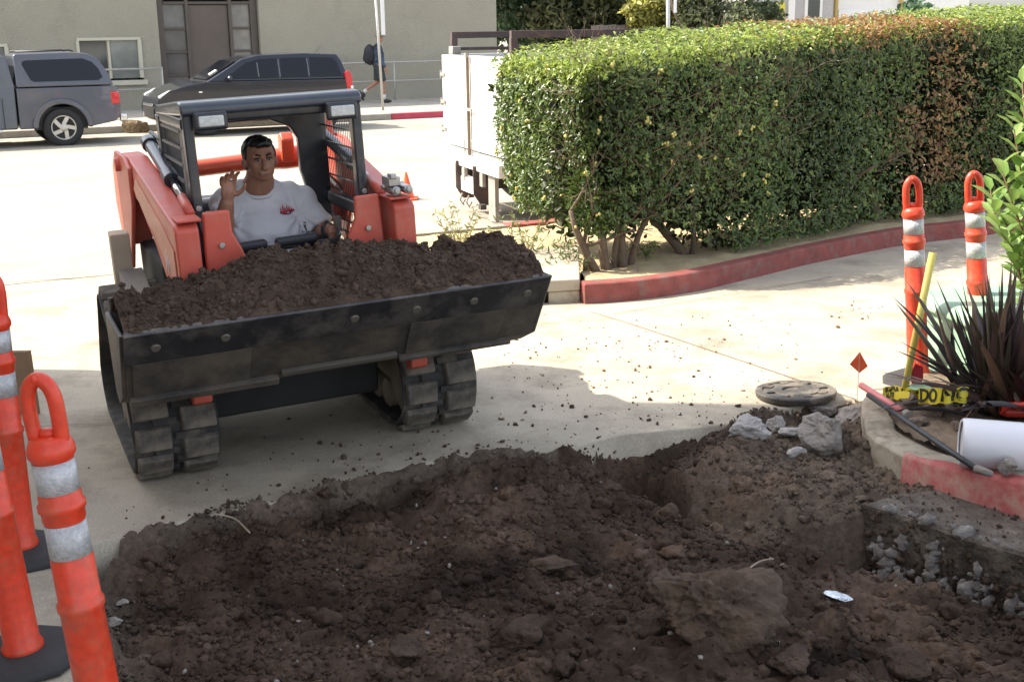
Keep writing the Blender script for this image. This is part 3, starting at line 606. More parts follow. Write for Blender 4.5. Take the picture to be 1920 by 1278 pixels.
# ================================================================== VEHICLES (local x forward, y left, z up)
tyre_m = mat('tyre rubber', (0.022, 0.022, 0.022), .85, bump=.2, bscale=60); rimm = mat('silver rim', (0.50, 0.48, 0.44), .35, .5)
carglass = mat('tinted car glass', (0.010, 0.011, 0.016), 0.07, spec=.35); trim = mat('black trim', (.015, .015, .016), .5)
tail = mat('red tail lamp', (.50, .012, .02), .2, coat=.6); clear = mat('clear lamp', (.75, .76, .74), .12, coat=.6); chr2 = mat('chrome trim', (.62, .62, .62), .18, .9)
def wheel(par, x, y, z, r, w_, side, spokes=5, slots=True):
    wv = empty('wheel', (x, y, z)); wv.parent = par; k = 1 if side > 0 else -1
    M = Matrix(((1, 0, 0), (0, 0, k), (0, 1, 0)))
    MB().lathe([(r * .60, -w_ / 2), (r * .90, -w_ / 2), (r * .985, -w_ * .38), (r, -w_ * .2), (r, w_ * .2), (r * .985, w_ * .38), (r * .90, w_ / 2), (r * .64, w_ / 2), (r * .60, w_ / 2 - .03)], 36, M=M).build('tyre', tyre_m, wv, smooth=True)
    rim = MB(); rim.lathe([(r * .61, w_ / 2 - .035), (r * .63, w_ / 2 - .008), (r * .58, w_ / 2 - .008), (r * .54, w_ / 2 - .05), (.002, w_ / 2 - .05)], 36, M=M, cap=False)
    rim.lathe([(r * .20, w_ / 2 - .05), (r * .20, w_ / 2 - .012), (r * .14, w_ / 2 + .0), (.002, w_ / 2 + .002)], 20, M=M, cap=False)
    for i in range(spokes):
        a = 2 * PI * i / spokes + .3; b = a + .42
        p0 = (r * .16 * math.cos(a), k * (w_ / 2 - .025), r * .16 * math.sin(a)); p1 = (r * .58 * math.cos(b), k * (w_ / 2 - .028), r * .58 * math.sin(b)); rim.bar(p0, p1, r * .20, .022, up=(0, 1, 0))
    rim.build('rim', rimm, wv, smooth=False, bevel=.004)
    dk = MB(); dk.lathe([(r * .53, w_ / 2 - .049), (.003, w_ / 2 - .049)], 30, M=M, cap=False); dk.build('brake_disc', trim, wv)
def slab_body(name, prof, wf, m, par, bevel=.03, steps=1):
    """side outline (x,z) extruded to +-wf(x,z)"""
    n = len(prof); vs = [(x, -wf(x, z), z) for x, z in prof] + [(x, wf(x, z), z) for x, z in prof]
    return MB().add(vs, [(i, (i + 1) % n, n + (i + 1) % n, n + i) for i in range(n)] + [tuple(range(n - 1, -1, -1)), tuple(range(n, 2 * n))]).build(name, m, par, bevel=bevel, seg=3)
def arch(cx, cz, r, n=12, z0=None):   # wheel arch points from rear to front along the sill
    return [(cx - r * math.cos(PI * i / n), cz + r * math.sin(PI * i / n)) for i in range(n + 1)]
def side_plate(name, prof, y, th_, m, par, lean=0, zb=0, bevel=.0):
    f = lambda x, yy, z: (x, yy - math.copysign(1, y) * lean * (z - zb), z)
    return MB().prism(prof, min(y, y + math.copysign(th_, y)), max(y, y + math.copysign(th_, y)), ax='y', f=f).build(name, m, par, bevel=bevel)
# ---- grey pickup with canopy. Faces left along the street: forward = -U
PW = .88
pk = empty('pickup_truck', S(3.1, 24.13 + PW, 0.0) , AL + PI, 'grey pickup truck with matching canopy parked left of the doorway', 'pickup truck')
gp = mat('slate grey paint', (0.075, 0.082, 0.105), .35, metal=.15, coat=.5, var=.06, scale=2, dirt=(.12, .105, .085), dirt_amt=.3, dirt_scale=1.2)
# rear axle at x=0; local -x is the tail
bedp = [(-1.03, .52), (-1.05, .70), (-1.03, 1.02), (-.98, 1.06), (.745, 1.06), (.745, .33), (.46, .33)] + arch(0, .33, .44)[::-1] + [(-.48, .33), (-.95, .42)]
bw = lambda x, z: PW - .06 * max(0, (z - .75)) - (.05 if z < .4 else 0)
slab_body('bed', bedp, bw, gp, pk, .03)
for sy in (-1, 1):
    fl = MB(); pts_o = arch(0, .33, .53, 16); pts_i = arch(0, .33, .43, 16)
    prof_ = pts_o + pts_i[::-1]; fl.prism(prof_, PW - .03 if sy > 0 else -PW - .045, PW + .045 if sy > 0 else -PW + .03, ax='y'); fl.build('fender_flare', gp, pk, bevel=.03)
MB().box((0, 0, .5), (.9, 1.5, .4)).build('wheel_well', trim, pk)
cabp = [(.775, .33), (.775, 1.12), (.84, 1.60), (.95, 1.655), (2.0, 1.66), (2.2, 1.60), (2.78, 1.12), (3.9, 1.02), (4.12, .92), (4.2, .60), (4.15, .38), (3.9, .33)] + arch(3.4, .33, .42) [::-1] + [(2.9, .33)]
cw = lambda x, z: (PW - .02) - .32 * max(0, z - 1.05) - (.05 if z < .4 else 0)
slab_body('cab', cabp, cw, gp, pk, .03)
canp = [(-.97, 1.075), (-.86, 1.35), (-.72, 1.56), (-.55, 1.655), (-.3, 1.685), (.70, 1.67), (.735, 1.62), (.735, 1.075)]
canw = lambda x, z: (PW - .035) - .26 * max(0, z - 1.08)
slab_body('canopy', canp, canw, gp, pk, .035)
winp = [(-.78, 1.22), (-.72, 1.38), (-.62, 1.50), (-.46, 1.565), (.52, 1.55), (.585, 1.53), (.60, 1.48), (.48, 1.20), (.42, 1.17), (-.70, 1.17)]
for sy in (-1, 1):
    yy = sy * (PW - .035 - .26 * .09 - .002)
    side_plate('side_window', winp, yy, .008, carglass, pk, lean=.26, zb=1.17, bevel=.002)
    side_plate('door_window', [(1.02, 1.16), (1.04, 1.50), (1.12, 1.56), (1.75, 1.56), (1.75, 1.16)], sy * (PW - .02 - .32 * .11), .008, carglass, pk, lean=.32, zb=1.16)
    side_plate('door_window', [(1.82, 1.16), (1.82, 1.56), (2.08, 1.54), (2.48, 1.16)], sy * (PW - .02 - .32 * .11), .008, carglass, pk, lean=.32, zb=1.16)
    MB().box((1.12, sy * (PW - .012), .98), (.17, .03, .028)).build('door_handle', trim, pk, bevel=.006)
    MB().box((2.0, sy * (PW - .045), .32), (1.9, .16, .05)).build('running_board', chr2, pk, bevel=.01)
    MB().box((-.965, sy * (PW - .045), .84), (.16, .10, .24)).build('tail_lamp', tail, pk, bevel=.03); MB().box((-1.012, sy * (PW - .05), .93), (.05, .09, .06)).build('lamp_lens', clear, pk, bevel=.015)
    MB().tube([(.66, sy * .55, 1.70), (-.28, sy * .55, 1.715), (-.34, sy * .55, 1.69)], .014).build('roof_rail', trim, pk, smooth=True)
    MB().box((1.0, sy * (PW - .0195), .62), (.012, .012, .55)).build('door_seam', trim, pk)
    wheel(pk, 0, sy * (PW - .10), .335, .355, .25, sy); wheel(pk, 3.4, sy * (PW - .10), .335, .355, .25, sy)
MB().box((-1.10, 0, .47), (.14, 1.62, .15)).build('rear_bumper', chr2, pk, bevel=.03)
# ---- navy suv with a spare wheel on the tail
SW = .86
sv = empty('suv', S(8.3, 24.72 + SW, 0.0), AL + PI, 'dark navy suv with spare wheel on tailgate parked beyond the loader', 'car')
np_ = mat('navy blue paint', (0.004, 0.006, 0.014), .25, coat=.5, var=.05)
svp = [(-.62, .42), (-.66, .60), (-.63, 1.0), (-.60, 1.03), (2.36, 1.055), (2.75, 1.0), (3.10, .90), (3.30, .76), (3.36, .56), (3.34, .34), (3.2, .27), (2.86, .27)] + arch(2.42, .30, .40)[::-1] + [(1.95, .25), (.45, .25)] + arch(0, .30, .40)[::-1] + [(-.45, .30), (-.56, .34)]
sw = lambda x, z: SW - .04 * max(0, (z - .7)) - (.12 * max(0, x - 2.9)) * 1.2 - (.04 if z < .35 else 0)
slab_body('body', svp, sw, np_, sv, .045)
gh = [(-.61, 1.03), (-.50, 1.40), (-.42, 1.53), (.3, 1.565), (1.25, 1.545), (1.60, 1.475), (2.36, 1.05)]
gw = lambda x, z: (SW - .03) - .34 * max(0, z - 1.03)
slab_body('cabin', gh, gw, np_, sv, .035)
MB().box((0, 0, .5), (.9, 1.4, .4)).build('wheel_well', trim, sv); MB().box((2.42, 0, .5), (.8, 1.4, .4)).build('wheel_well', trim, sv)
for sy in (-1, 1):
    ys_ = sy * (SW - .03 - .34 * .06)
    for nm, pr in (('rear_window', [(-.46, 1.09), (-.38, 1.38), (-.30, 1.46), (.18, 1.48), (.22, 1.09)]), ('door_window', [(.28, 1.09), (.26, 1.475), (.80, 1.475), (.84, 1.09)]), ('door_window', [(.90, 1.09), (.88, 1.475), (1.26, 1.46), (1.52, 1.40), (2.02, 1.09)])):
        side_plate(nm, pr, ys_, .008, carglass, sv, lean=.34, zb=1.09, bevel=.002)
    MB().ell((1.92, sy * (SW + .07), 1.10), (.06, .09, .065)).build('mirror', np_, sv, smooth=True)
    MB().box((2.50, sy * (SW - .012), .86), (.07, .02, .03)).build('side_lamp', clear, sv, bevel=.006)
    MB().prism([(3.26, .70), (3.30, .80), (3.08, .91), (2.88, .90), (2.95, .76)], sy * (SW - .24), sy * (SW - .062), ax='y').build('headlight', clear, sv, bevel=.02)
    MB().box((3.30, sy * .52, .42), (.10, .3, .12)).build('fog_lamp', clear, sv, bevel=.03)
    MB().prism([(-.675, .70), (-.66, 1.10), (-.60, 1.20), (-.50, 1.16), (-.56, .72)], sy * (SW - .13), sy * (SW + .004), ax='y').build('tail_lamp', tail, sv, bevel=.015)
    MB().box((-.65, sy * (SW - .055), .82), (.06, .13, .14)).build('lamp_lens', clear, sv, bevel=.01)
    for xx_, zz_ in ((.25, 1.28), (.86, 1.28), (1.30, 1.26)): MB().box((xx_, sy * (SW - .03 - .34 * (zz_ - 1.03) + .012), zz_), (.022, .012, .36 if xx_ < 1.2 else .30), rot=(sy * .328, 0, 0)).build('pillar_trim', mat('grey window trim', (.10, .11, .12), .4), sv)
    for hx_ in (.32, 1.02): MB().box((hx_, sy * (SW - .012), .93), (.15, .03, .025)).build('door_handle', np_, sv, bevel=.006)
    wheel(sv, 0, sy * (SW - .10), .325, .33, .21, sy); wheel(sv, 2.42, sy * (SW - .10), .325, .33, .21, sy)
wsn = Vector((.41, 0, .74)).normalized()
MB().prism([(1.70, 1.435), (1.71, 1.45), (2.31, 1.105), (2.30, 1.085)], -.60, .60, ax='y').build('windscreen', carglass, sv, bevel=.004)
MB().prism([(2.05, 1.25), (2.06, 1.27), (2.20, 1.19), (2.19, 1.17)], .30, .48, ax='y').build('paper', mat('white paper', (.7, .68, .5), .6), sv)
MB().box((3.345, 0, .46), (.05, 1.0, .20)).build('grille', trim, sv, bevel=.01); MB().box((3.37, 0, .62), (.03, .9, .05)).build('chrome_bar', chr2, sv, bevel=.01)
sw_ = MB(); sw_.lathe([(.30, 0), (.335, .03), (.34, .12), (.32, .18), (.22, .2), (.01, .2)], 32, c=(-.66, .05, .80), M=Matrix(((0, 0, -1), (0, 1, 0), (1, 0, 0)))); sw_.build('spare_wheel', trim, sv, smooth=True)
MB().tube([(-.15, 0, 1.54), (-.30, 0, 1.68)], .005).build('aerial', trim, sv)
# ---- white dump body truck seen from behind
TY = R(18.4); tdir = Vector((math.cos(TY), math.sin(TY), 0)); tl = Vector((-math.sin(TY), math.cos(TY), 0))
back_left = Vector((-.74, 14.15, 0)); TWD = 2.2
tk = empty('box_truck', back_left - tl * (TWD / 2), TY, 'white stake bed truck with double rear doors behind the hedge', 'truck')
whitep = mat('white truck paint', (.74, .73, .70), .5, var=.05, dirt=(.60, .52, .30), dirt_amt=.18, dirt_scale=2.2); rustb = mat('brown truck rack', (.075, .052, .048), .7, var=.2, scale=5, dirt=(.2, .11, .07), dirt_amt=.3)
tgrey = mat('grey chassis', (.28, .26, .23), .6, var=.2); tdk = mat('dark chassis', (.05, .045, .04), .7)
zb, zt = .68, 1.68; hw = TWD / 2
MB().box((2.3, hw - .03, (zb + zt) / 2), (4.4, .05, zt - zb)).build('side_wall', whitep, tk, bevel=.006); MB().box((2.3, -hw + .03, (zb + zt) / 2), (4.4, .05, zt - zb)).build('side_wall', whitep, tk, bevel=.006)
MB().box((2.3, 0, zb - .03), (4.5, TWD, .06)).build('bed_floor', whitep, tk, bevel=.01)
MB().box((2.3, 0, 1.25), (4.3, TWD - .14, .7)).build('cargo', tdk, tk)
for sy in (-1, 1):
    d = MB().box((.02, sy * (hw / 2 + .006), (zb + zt) / 2 + .01), (.045, hw - .03, zt - zb - .03)).build('rear_door', whitep, tk, bevel=.008)
    for zz in (.86, 1.16, 1.46):
        MB().box((-.012, sy * (hw - .07), zz), (.03, .15, .035)).build('hinge', tgrey, d, bevel=.004); MB().cyl((-.01, sy * (hw + .0), zz - .04), (-.01, sy * (hw + .0), zz + .04), .016, n=10).build('hinge_pin', tgrey, d)
    MB().tube([(-.04, sy * .13, .62), (-.04, sy * .13, .80), (-.02, sy * .13, .82)], .008).build('drop_bolt', tgrey, d)
MB().cyl((-.03, 0, zb - .03), (-.03, 0, zt + .03), .018, n=12).build('lock_rod', mat('rusty rod', (.16, .12, .08), .6, .3, var=.3), tk); MB().box((-.05, -.10, 1.13), (.02, .18, .03)).build('latch', tgrey, tk, bevel=.004)
MB().box((-.04, 0, zt + .0), (.03, .06, .05)).build('rod_bracket', tgrey, tk)
MB().box((-.02, 0, .58), (.09, TWD, .13)).build('rear_sill', whitep, tk, bevel=.012)
for sy, l in ((.30, 'a'), (-.35, 'b')):
    MB().prism([(-.10, .57), (.10, .57), (.10, .16), (-.02, .16), (-.10, .28)], sy - .012, sy + .012, ax='y').build('hitch_bracket', rustb, tk, bevel=.004)
    MB().box((-.04, sy - .14, .44), (.04, .10, .14)).build('tail_lamp', tgrey, tk, bevel=.006)
MB().box((.0, -.02, .33), (.10, .62, .16)).build('bumper', whitep, tk, bevel=.01); MB().tube([(-.08, .12, .24), (-.11, .12, .17), (-.08, .12, .12), (-.05, .12, .17)], .01).build('tow_ring', tgrey, tk); MB().tube([(-.08, -.12, .24), (-.11, -.12, .17), (-.08, -.12, .12), (-.05, -.12, .17)], .01).build('tow_ring', tgrey, tk)
MB().tube([(-.06, .3, .18), (-.07, .1, .10), (-.07, -.15, .11), (-.06, -.35, .17)], .008).build('chain', tgrey, tk)
MB().box((-.05, -.5, .165), (.06, .09, .05)).build('step', tdk, tk)
MB().prism([(-.02, .5), (-.02, .05), (.02, .05), (.02, .5)], -.84, -.62, ax='y').build('mud_flap', tgrey, tk)
MB().box((2.2, 0, .42), (4.2, .8, .18)).build('chassis', tdk, tk)
for x_, y_ in ((.95, .88), (.95, -.88), (3.9, .88), (3.9, -.88)): wheel(tk, x_, y_, .40, .40, .26, 1 if y_ > 0 else -1)
for yy in (hw - .06, -hw + .06):
    r_ = MB(); r_.box((2.3, yy, 1.885), (4.4, .06, .07)); r_.box((2.3, yy, 1.735), (4.4, .05, .035))
    for xx in (.13, 1.6, 3.0, 4.4): r_.box((xx, yy, 1.765), (.07, .07, .18))
    r_.build('rack', rustb, tk, bevel=.005)
MB().box((.12, hw - .12, 1.72), (.10, .16, .09)).build('roller_bracket', tgrey, tk, bevel=.01)
MB().box((5.6, 0, 1.1), (1.8, 2.0, 1.3)).build('truck_cab', whitep, tk, bevel=.12)
# ---- far car, only its roof shows over the hedge
fc = empty('parked_car', V3 if False else (1.6, 50.5, 0), R(10), 'silver blue car roof showing between truck rack and far garden', 'car')
silv = mat('silver blue paint', (.28, .33, .42), .3, .3, coat=.5)
slab_body('body', [(-2.1, .3), (-2.15, .8), (-1.9, 1.0), (2.0, 1.0), (2.2, .7), (2.2, .3)], lambda x, z: .85, silv, fc, .06)
slab_body('cabin', [(-1.7, 1.0), (-1.2, 1.42), (-.9, 1.52), (.6, 1.53), (1.0, 1.42), (1.7, 1.0)], lambda x, z: .82 - .3 * max(0, z - 1), silv, fc, .05)
for sy in (-1, 1): side_plate('side_window', [(-1.35, 1.06), (-1.0, 1.42), (.75, 1.43), (1.3, 1.06)], sy * .80, .01, carglass, fc, lean=.3, zb=1.05)
for x_ in (-1.4, 1.4):
    for sy in (-1, 1): wheel(fc, x_, sy * .75, .32, .32, .2, sy)
# ---- small traffic cone in the road
tc_ = empty('traffic_cone', S(5.5, 13.49, .012), 0, 'small orange traffic cone standing in the road behind the loader', 'cone')
orange = mat('cone orange', (.75, .10, .02), .45, coat=.2)
MB().lathe([(.10, .02), (.095, .03), (.018, .31), (.012, .315)], 20).build('cone_body', orange, tc_, smooth=True); MB().box((0, 0, .01), (.27, .27, .02)).build('cone_base', orange, tc_, bevel=.006)
# ================================================================== PEOPLE
skin = mat('tanned skin', (0.34, 0.165, 0.105), .5, var=.12, scale=14, spec=.4, bump=.1, bscale=120, bdist=.002)
shirt = mat('white cotton', (0.68, 0.66, 0.68), .9, var=.05, scale=4, bump=.25, bscale=200, bdist=.001); hairm = mat('black hair', (.012, .010, .010), .45, bump=.8, bscale=160, bdist=.004)
jeans = mat('blue jeans', (.10, .13, .24), .9, var=.2, bump=.3, bscale=150)
def finger(mb, base, d1, d2, d3, L, r):
    p = Vector(base); q = p + Vector(d1).normalized() * L * .42; s_ = q + Vector(d2).normalized() * L * .33; t_ = s_ + Vector(d3).normalized() * L * .25
    mb.cap(p, q, r, r * .94, n=10); mb.cap(q, s_, r * .94, r * .86, n=10); mb.cap(s_, t_, r * .86, r * .72, n=10)
op = empty('person'); op.matrix_world = MMAT
tag(op, 'operator in white t-shirt with red flame print waving from loader seat', 'person')
b = MB()
HC = Vector((.012, .70, 1.314))
# skull, jaw, features; the face looks towards -y and slightly down
b.ell(HC + Vector((0, .012, .022)), (.079, .098, .094)); b.ell(HC + Vector((0, -.022, -.035)), (.066, .070, .078)); b.ell(HC + Vector((0, -.052, -.082)), (.036, .034, .030))
b.ell(HC + Vector((.036, -.046, -.020)), (.028, .034, .028)); b.ell(HC + Vector((-.036, -.046, -.020)), (.028, .034, .028)); b.ell(HC + Vector((0, .0, -.062)), (.058, .062, .040))
b.cap(HC + Vector((0, -.086, .008)), HC + Vector((0, -.110, -.030)), .010, .016); b.ell(HC + Vector((.012, -.098, -.034)), (.009, .011, .008)); b.ell(HC + Vector((-.012, -.098, -.034)), (.009, .011, .008))
b.cap(HC + Vector((-.045, -.074, .030)), HC + Vector((.045, -.074, .030)), .014, .014); b.cap(HC + Vector((-.020, -.085, -.060)), HC + Vector((.020, -.085, -.060)), .009, .009); b.cap(HC + Vector((-.016, -.083, -.073)), HC + Vector((.016, -.083, -.073)), .009, .009)
for sx in (-1, 1): b.ell(HC + Vector((sx * .080, .008, -.012)), (.010, .020, .032), rot=(0, 0, sx * .3))
b.cap((.008, .735, 1.24), (0, .775, 1.13), .070, .082)
# trunk, legs
b.ell((0, .80, 1.04), (.185, .11, .14)); b.ell((0, .77, .90), (.20, .15, .16)); b.ell((0, .78, .80), (.19, .15, .11))
for sx in (-1, 1): b.cap((sx * .10, .78, .78), (sx * .15, .42, .76), .085, .065); b.cap((sx * .15, .42, .76), (sx * .15, .36, .66), .062, .05)
# right arm (image left) raised, elbow out and forward
SR, ER, WR = Vector((-.165, .79, 1.09)), Vector((-.255, .50, .955)), Vector((-.218, .42, 1.145))
b.cap(SR, ER, .064, .056); b.cap(ER, ER.lerp(WR, .4), .055, .052); b.cap(ER.lerp(WR, .4), WR, .052, .033)
PR = WR + Vector((.012, -.012, .055)); b.ell(PR, (.040, .020, .052), rot=(.15, .15, .35)); b.cap(WR, PR, .027, .028)
for k, (dx, L) in enumerate(((-.030, .062), (-.011, .074), (.010, .078), (.029, .072))):
    bs = PR + Vector((dx, -.004 - .010 * abs(k - 1.5) * .3, .040 - .004 * abs(k - 2))); cu = (.35 if k < 2 else .15)
    finger(b, bs, (.10 * (k - 1.2), -.25 - cu, 1), (.22 + .1 * (k - 1), -.7 - cu, .85), (.35, -1.0 - cu, .35), L, .0098)
finger(b, PR + Vector((.034, -.008, -.018)), (.8, -.35, .55), (.45, -.5, .8), (.2, -.5, .9), .068, .0112)
# left arm (image right) down to the joystick
SL, EL, WL = Vector((.215, .79, 1.07)), Vector((.285, .66, .905)), Vector((.235, .50, .955))
b.cap(SL, EL, .060, .050); b.cap(EL, WL, .048, .031)
PL = WL + Vector((-.002, -.052, .004)); b.ell(PL + Vector((.012, 0, .004)), (.024, .045, .032)); b.cap(WL, PL, .028, .024)
for k in range(4):
    zz = .024 - .016 * k; bs = PL + Vector((.022, -.022, zz)); finger(b, bs, (.35, -1, 0), (-.75, -.75, -.05), (-1, .15, -.05), .066 - .004 * abs(k - 1), .0095)
finger(b, PL + Vector((-.008, -.002, .026)), (-.7, -.5, .5), (-.5, -.9, .1), (-.1, -1, -.2), .055, .0105)
body = remeshed(b, 'body', skin, op, voxel=.0052, smooth_it=4)
t_ = MB()
t_.ell((0, .80, 1.055), (.205, .128, .13)); t_.ell((0, .755, .915), (.228, .185, .16)); t_.ell((0, .745, .83), (.225, .19, .13)); t_.cap((-.15, .80, 1.105), (.15, .80, 1.10), .072, .072)
t_.cap((-.07, .79, 1.14), (.07, .79, 1.135), .062, .062)
t_.cyl(SR + Vector((.04, .01, .01)), SR.lerp(ER, .50), .074, .074, 20); t_.ell(SR, .072); t_.cyl(SL + Vector((-.04, .01, .01)), SL.lerp(EL, .80), .080, .083, 20); t_.ell(SL, .078)
sh_ = remeshed(t_, 'tshirt', shirt, op, voxel=.008, smooth_it=8)
# folds: sag creases across the belly and radiating from the arm pits
for v in sh_.data.vertices:
    c = v.co; n_ = v.normal
    q = mnoise.noise(Vector((c.x * 9, c.y * 6, c.z * 26 + 3 * c.x))) * .008 + mnoise.noise(Vector((c.x * 22 + c.z * 9, 4, c.z * 13))) * .005
    q += .010 * math.exp(-((c.z - (.905 + .10 * abs(c.x) ** 1.3)) / .012) ** 2) * -1 * (1 if c.y < .75 else 0)
    d = (Vector((c.x, c.z)) - Vector((.17 if c.x > 0 else -.17, 1.02))).length
    q += .006 * math.sin(math.atan2(c.z - 1.02, abs(c.x) - .17) * 9) * math.exp(-((d - .07) / .05) ** 2)
    v.co = c + n_ * q
nk = MB(); M_ = Matrix.Rotation(R(24), 3, 'X')
nk.lathe([(.084, .006), (.092, .0), (.090, -.012), (.080, -.012), (.078, 0)], 28, c=(.004, .762, 1.155), M=M_, cap=False); nk.build('neck_band', shirt, op, smooth=True)
hm = MB(); hm.ell(HC + Vector((0, .040, .046)), (.087, .092, .082)); hm.ell(HC + Vector((0, .055, -.01)), (.084, .075, .075)); hm.ell(HC + Vector((.004, -.026, .088)), (.064, .060, .032))
for sx in (-1, 1): hm.ell(HC + Vector((sx * .070, .018, .03)), (.018, .040, .045))
hr = remeshed(hm, 'hair', hairm, op, voxel=.005, smooth_it=3, disp=.006, dscale=60)
fm = mat('dark lid brown', (.05, .02, .014), .6)  # dark brown of the eyelid strips
for sx in (-1, 1):
    MB().tube([HC + Vector((sx * .013, -.091, .030)), HC + Vector((sx * .032, -.091, .037)), HC + Vector((sx * .050, -.078, .029))], [.0045, .005, .003], n=8).build('eyebrow', hairm, op, smooth=True)
    e_ = MB().ell(HC + Vector((sx * .029, -.079, .009)), (.0125, .008, .0065)).build('eye', mat('eye white', (.35, .28, .24), .3), op, smooth=True)
    MB().ell(HC + Vector((sx * .029, -.0865, .0085)), (.0055, .003, .0055)).build('iris', trim, e_, smooth=True)
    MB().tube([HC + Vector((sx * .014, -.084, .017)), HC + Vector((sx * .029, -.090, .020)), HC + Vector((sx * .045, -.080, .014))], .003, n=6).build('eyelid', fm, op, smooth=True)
MB().tube([HC + Vector((-.033, -.078, -.056)), HC + Vector((-.018, -.089, -.064)), HC + Vector((0, -.0955, -.067)), HC + Vector((.018, -.089, -.064)), HC + Vector((.033, -.078, -.056))], [.002, .003, .004, .003, .002], n=8).build('mouth', mat('lip', (.13, .04, .035), .5), op, smooth=True)
MB().lathe([(.0115, -.003), (.0125, 0), (.0115, .003)], 16, c=PR + Vector((.013, -.010, .052)), cap=False).build('ring', chrome, op)
lg = MB()
for sx in (-1, 1): lg.cap((sx * .10, .78, .77), (sx * .15, .42, .76), .098, .076); lg.cyl((sx * .15, .42, .76), (sx * .15, .36, .64), .075, .07)
lg.ell((0, .80, .76), (.20, .15, .10)); remeshed(lg, 'jeans', jeans, op, voxel=.009, smooth_it=4)
# chest print: red flames over a dark base line, laid on the shirt surface
def project(o, x, z):
    hit, loc, nn, _ = o.ray_cast(Vector((x, 0, z)), Vector((0, 1, 0))); return (loc + nn * .0022) if hit else Vector((x, .62, z))
def decal(name, pts, m, par, k=1.0):
    pv = [project(sh_, x, z) + Vector((0, -.001 * k, 0)) for x, z in pts]; n = len(pv)
    return MB().add(pv + [p + Vector((0, .0025, 0)) for p in pv], [tuple(range(n)), tuple(range(2 * n - 1, n - 1, -1))] + [(i, (i + 1) % n, n + (i + 1) % n, n + i) for i in range(n)]).build(name, m, par)
bpy.context.view_layer.update()
MB().tube([HC + Vector((-.020, -.0895, -.0655)), HC + Vector((0, -.0965, -.0695)), HC + Vector((.020, -.0895, -.0655))], [.001, .0022, .001], n=6).build('teeth', mat('teeth', (.5, .45, .4), .4), op, smooth=True)
redp = mat('red print', (.42, .03, .05), .8); pinkp = mat('pink flame print', (.50, .10, .12), .8)
cx0, cz0 = .112, 1.035
for k in range(6):
    x0 = cx0 - .034 + .0125 * k; h_ = (.030, .040, .026, .036, .028, .022)[k]
    decal('flame_print', [(x0 - .0055, cz0), (x0 + .0055, cz0), (x0 + .004, cz0 + h_ * .45), (x0 + .0015 + .002 * (k % 2), cz0 + h_), (x0 - .003, cz0 + h_ * .5)], pinkp, sh_)
decal('flame_print', [(cx0 - .040 + .080 * i / 6, cz0 + .007 + (.004 if i in (0, 6) else 0)) for i in range(7)] + [(cx0 + .040 - .080 * i / 6, cz0 - .006 + .006 * (abs(i - 3) / 3) ** 2) for i in range(7)], redp, sh_, 2)
decal('flame_print', [(cx0 - .043 + .086 * i / 8, cz0 - .004 + .010 * (abs(i - 4) / 4) ** 2) for i in range(9)] + [(cx0 + .043 - .086 * i / 8, cz0 - .008 + .010 * (abs(i - 4) / 4) ** 2) for i in range(9)], mat('maroon print', (.10, .015, .03), .8), sh_, 3)
decal('shirt_hole', [(.185, .985), (.193, .980), (.190, .962), (.197, .935), (.190, .945), (.183, .965)], trim, sh_)

for o_ in [c for c in op.children_recursive if c.type == 'MESH' and c.name.split('.')[0] in ('body', 'hair', 'eyebrow', 'eye', 'iris', 'eyelid', 'mouth', 'teeth')]:
    for v in o_.data.vertices:
        if v.co.x < -.105: continue
        k = 1 if not o_.name.startswith('body') else float(ss((v.co.z - 1.185) / .06)); v.co = v.co.lerp(HC + Vector((0, 0, -.02)) + (v.co - HC) * .92, k)
# ---- walking man on the far sidewalk, local: walks towards +x (to the right), y away, height 1.8
pw = empty('person', S(12.02, 31.1, .15), R(12), 'man in hat, dark shorts and jacket walking along the far sidewalk', 'person')
pb = MB(); K = 1.0
pb.ell((.06, 0, 1.66), (.09, .075, .11)); pb.cap((.02, 0, 1.52), (.04, 0, 1.6), .055, .05); pb.ell((.13, 0, 1.64), (.02, .015, .02))
pb.ell((-.01, 0, 1.30), (.12, .17, .22)); pb.ell((0, 0, 1.05), (.12, .15, .16))
pb.cap((.0, -.09, .95), (.10, -.09, .52), .09, .06); pb.cap((.10, -.09, .52), (.11, -.09, .10), .055, .038)
pb.cap((0, .09, .95), (-.04, .09, .55), .09, .06); pb.cap((-.04, .09, .55), (-.40, .09, .30), .055, .038)
for sy, e_, w_ in ((-1, (.04, 1.12), (.16, .93)), (1, (-.08, 1.10), (.02, .88))):
    pb.cap((0, sy * .18, 1.42), (e_[0], sy * .22, e_[1]), .05, .042); pb.cap((e_[0], sy * .22, e_[1]), (w_[0], sy * .20, w_[1]), .04, .028); h_ = Vector((w_[0] + .02, sy * .20, w_[1] - .06)); pb.ell(h_, (.035, .018, .045))
    for k in range(4): pb.cap(h_ + Vector((-.022 + .015 * k, 0, -.03)), h_ + Vector((-.015 + .015 * k, -sy * .012, -.085 + .006 * abs(k - 1.5))), .009, .007, n=8)
    pb.cap(h_ + Vector((.03, 0, .01)), h_ + Vector((.05, -sy * .01, -.035)), .01, .008, n=8)
remeshed(pb, 'body', mat('walker skin', (.36, .17, .11), .55), pw, voxel=.009, smooth_it=3)  # skin of the walking man, one even brown
jk = MB(); jk.ell((-.01, 0, 1.30), (.145, .195, .24)); jk.cyl((0, 0, .98), (0, 0, 1.3), .16, .16, 20)
for sy, e_, w_ in ((-1, (.04, 1.12), (.16, .93)), (1, (-.08, 1.10), (.02, .88))): jk.cap((0, sy * .18, 1.42), (e_[0], sy * .22, e_[1]), .065, .055); jk.cyl((e_[0], sy * .22, e_[1]), (w_[0], sy * .20, w_[1]), .055, .045)
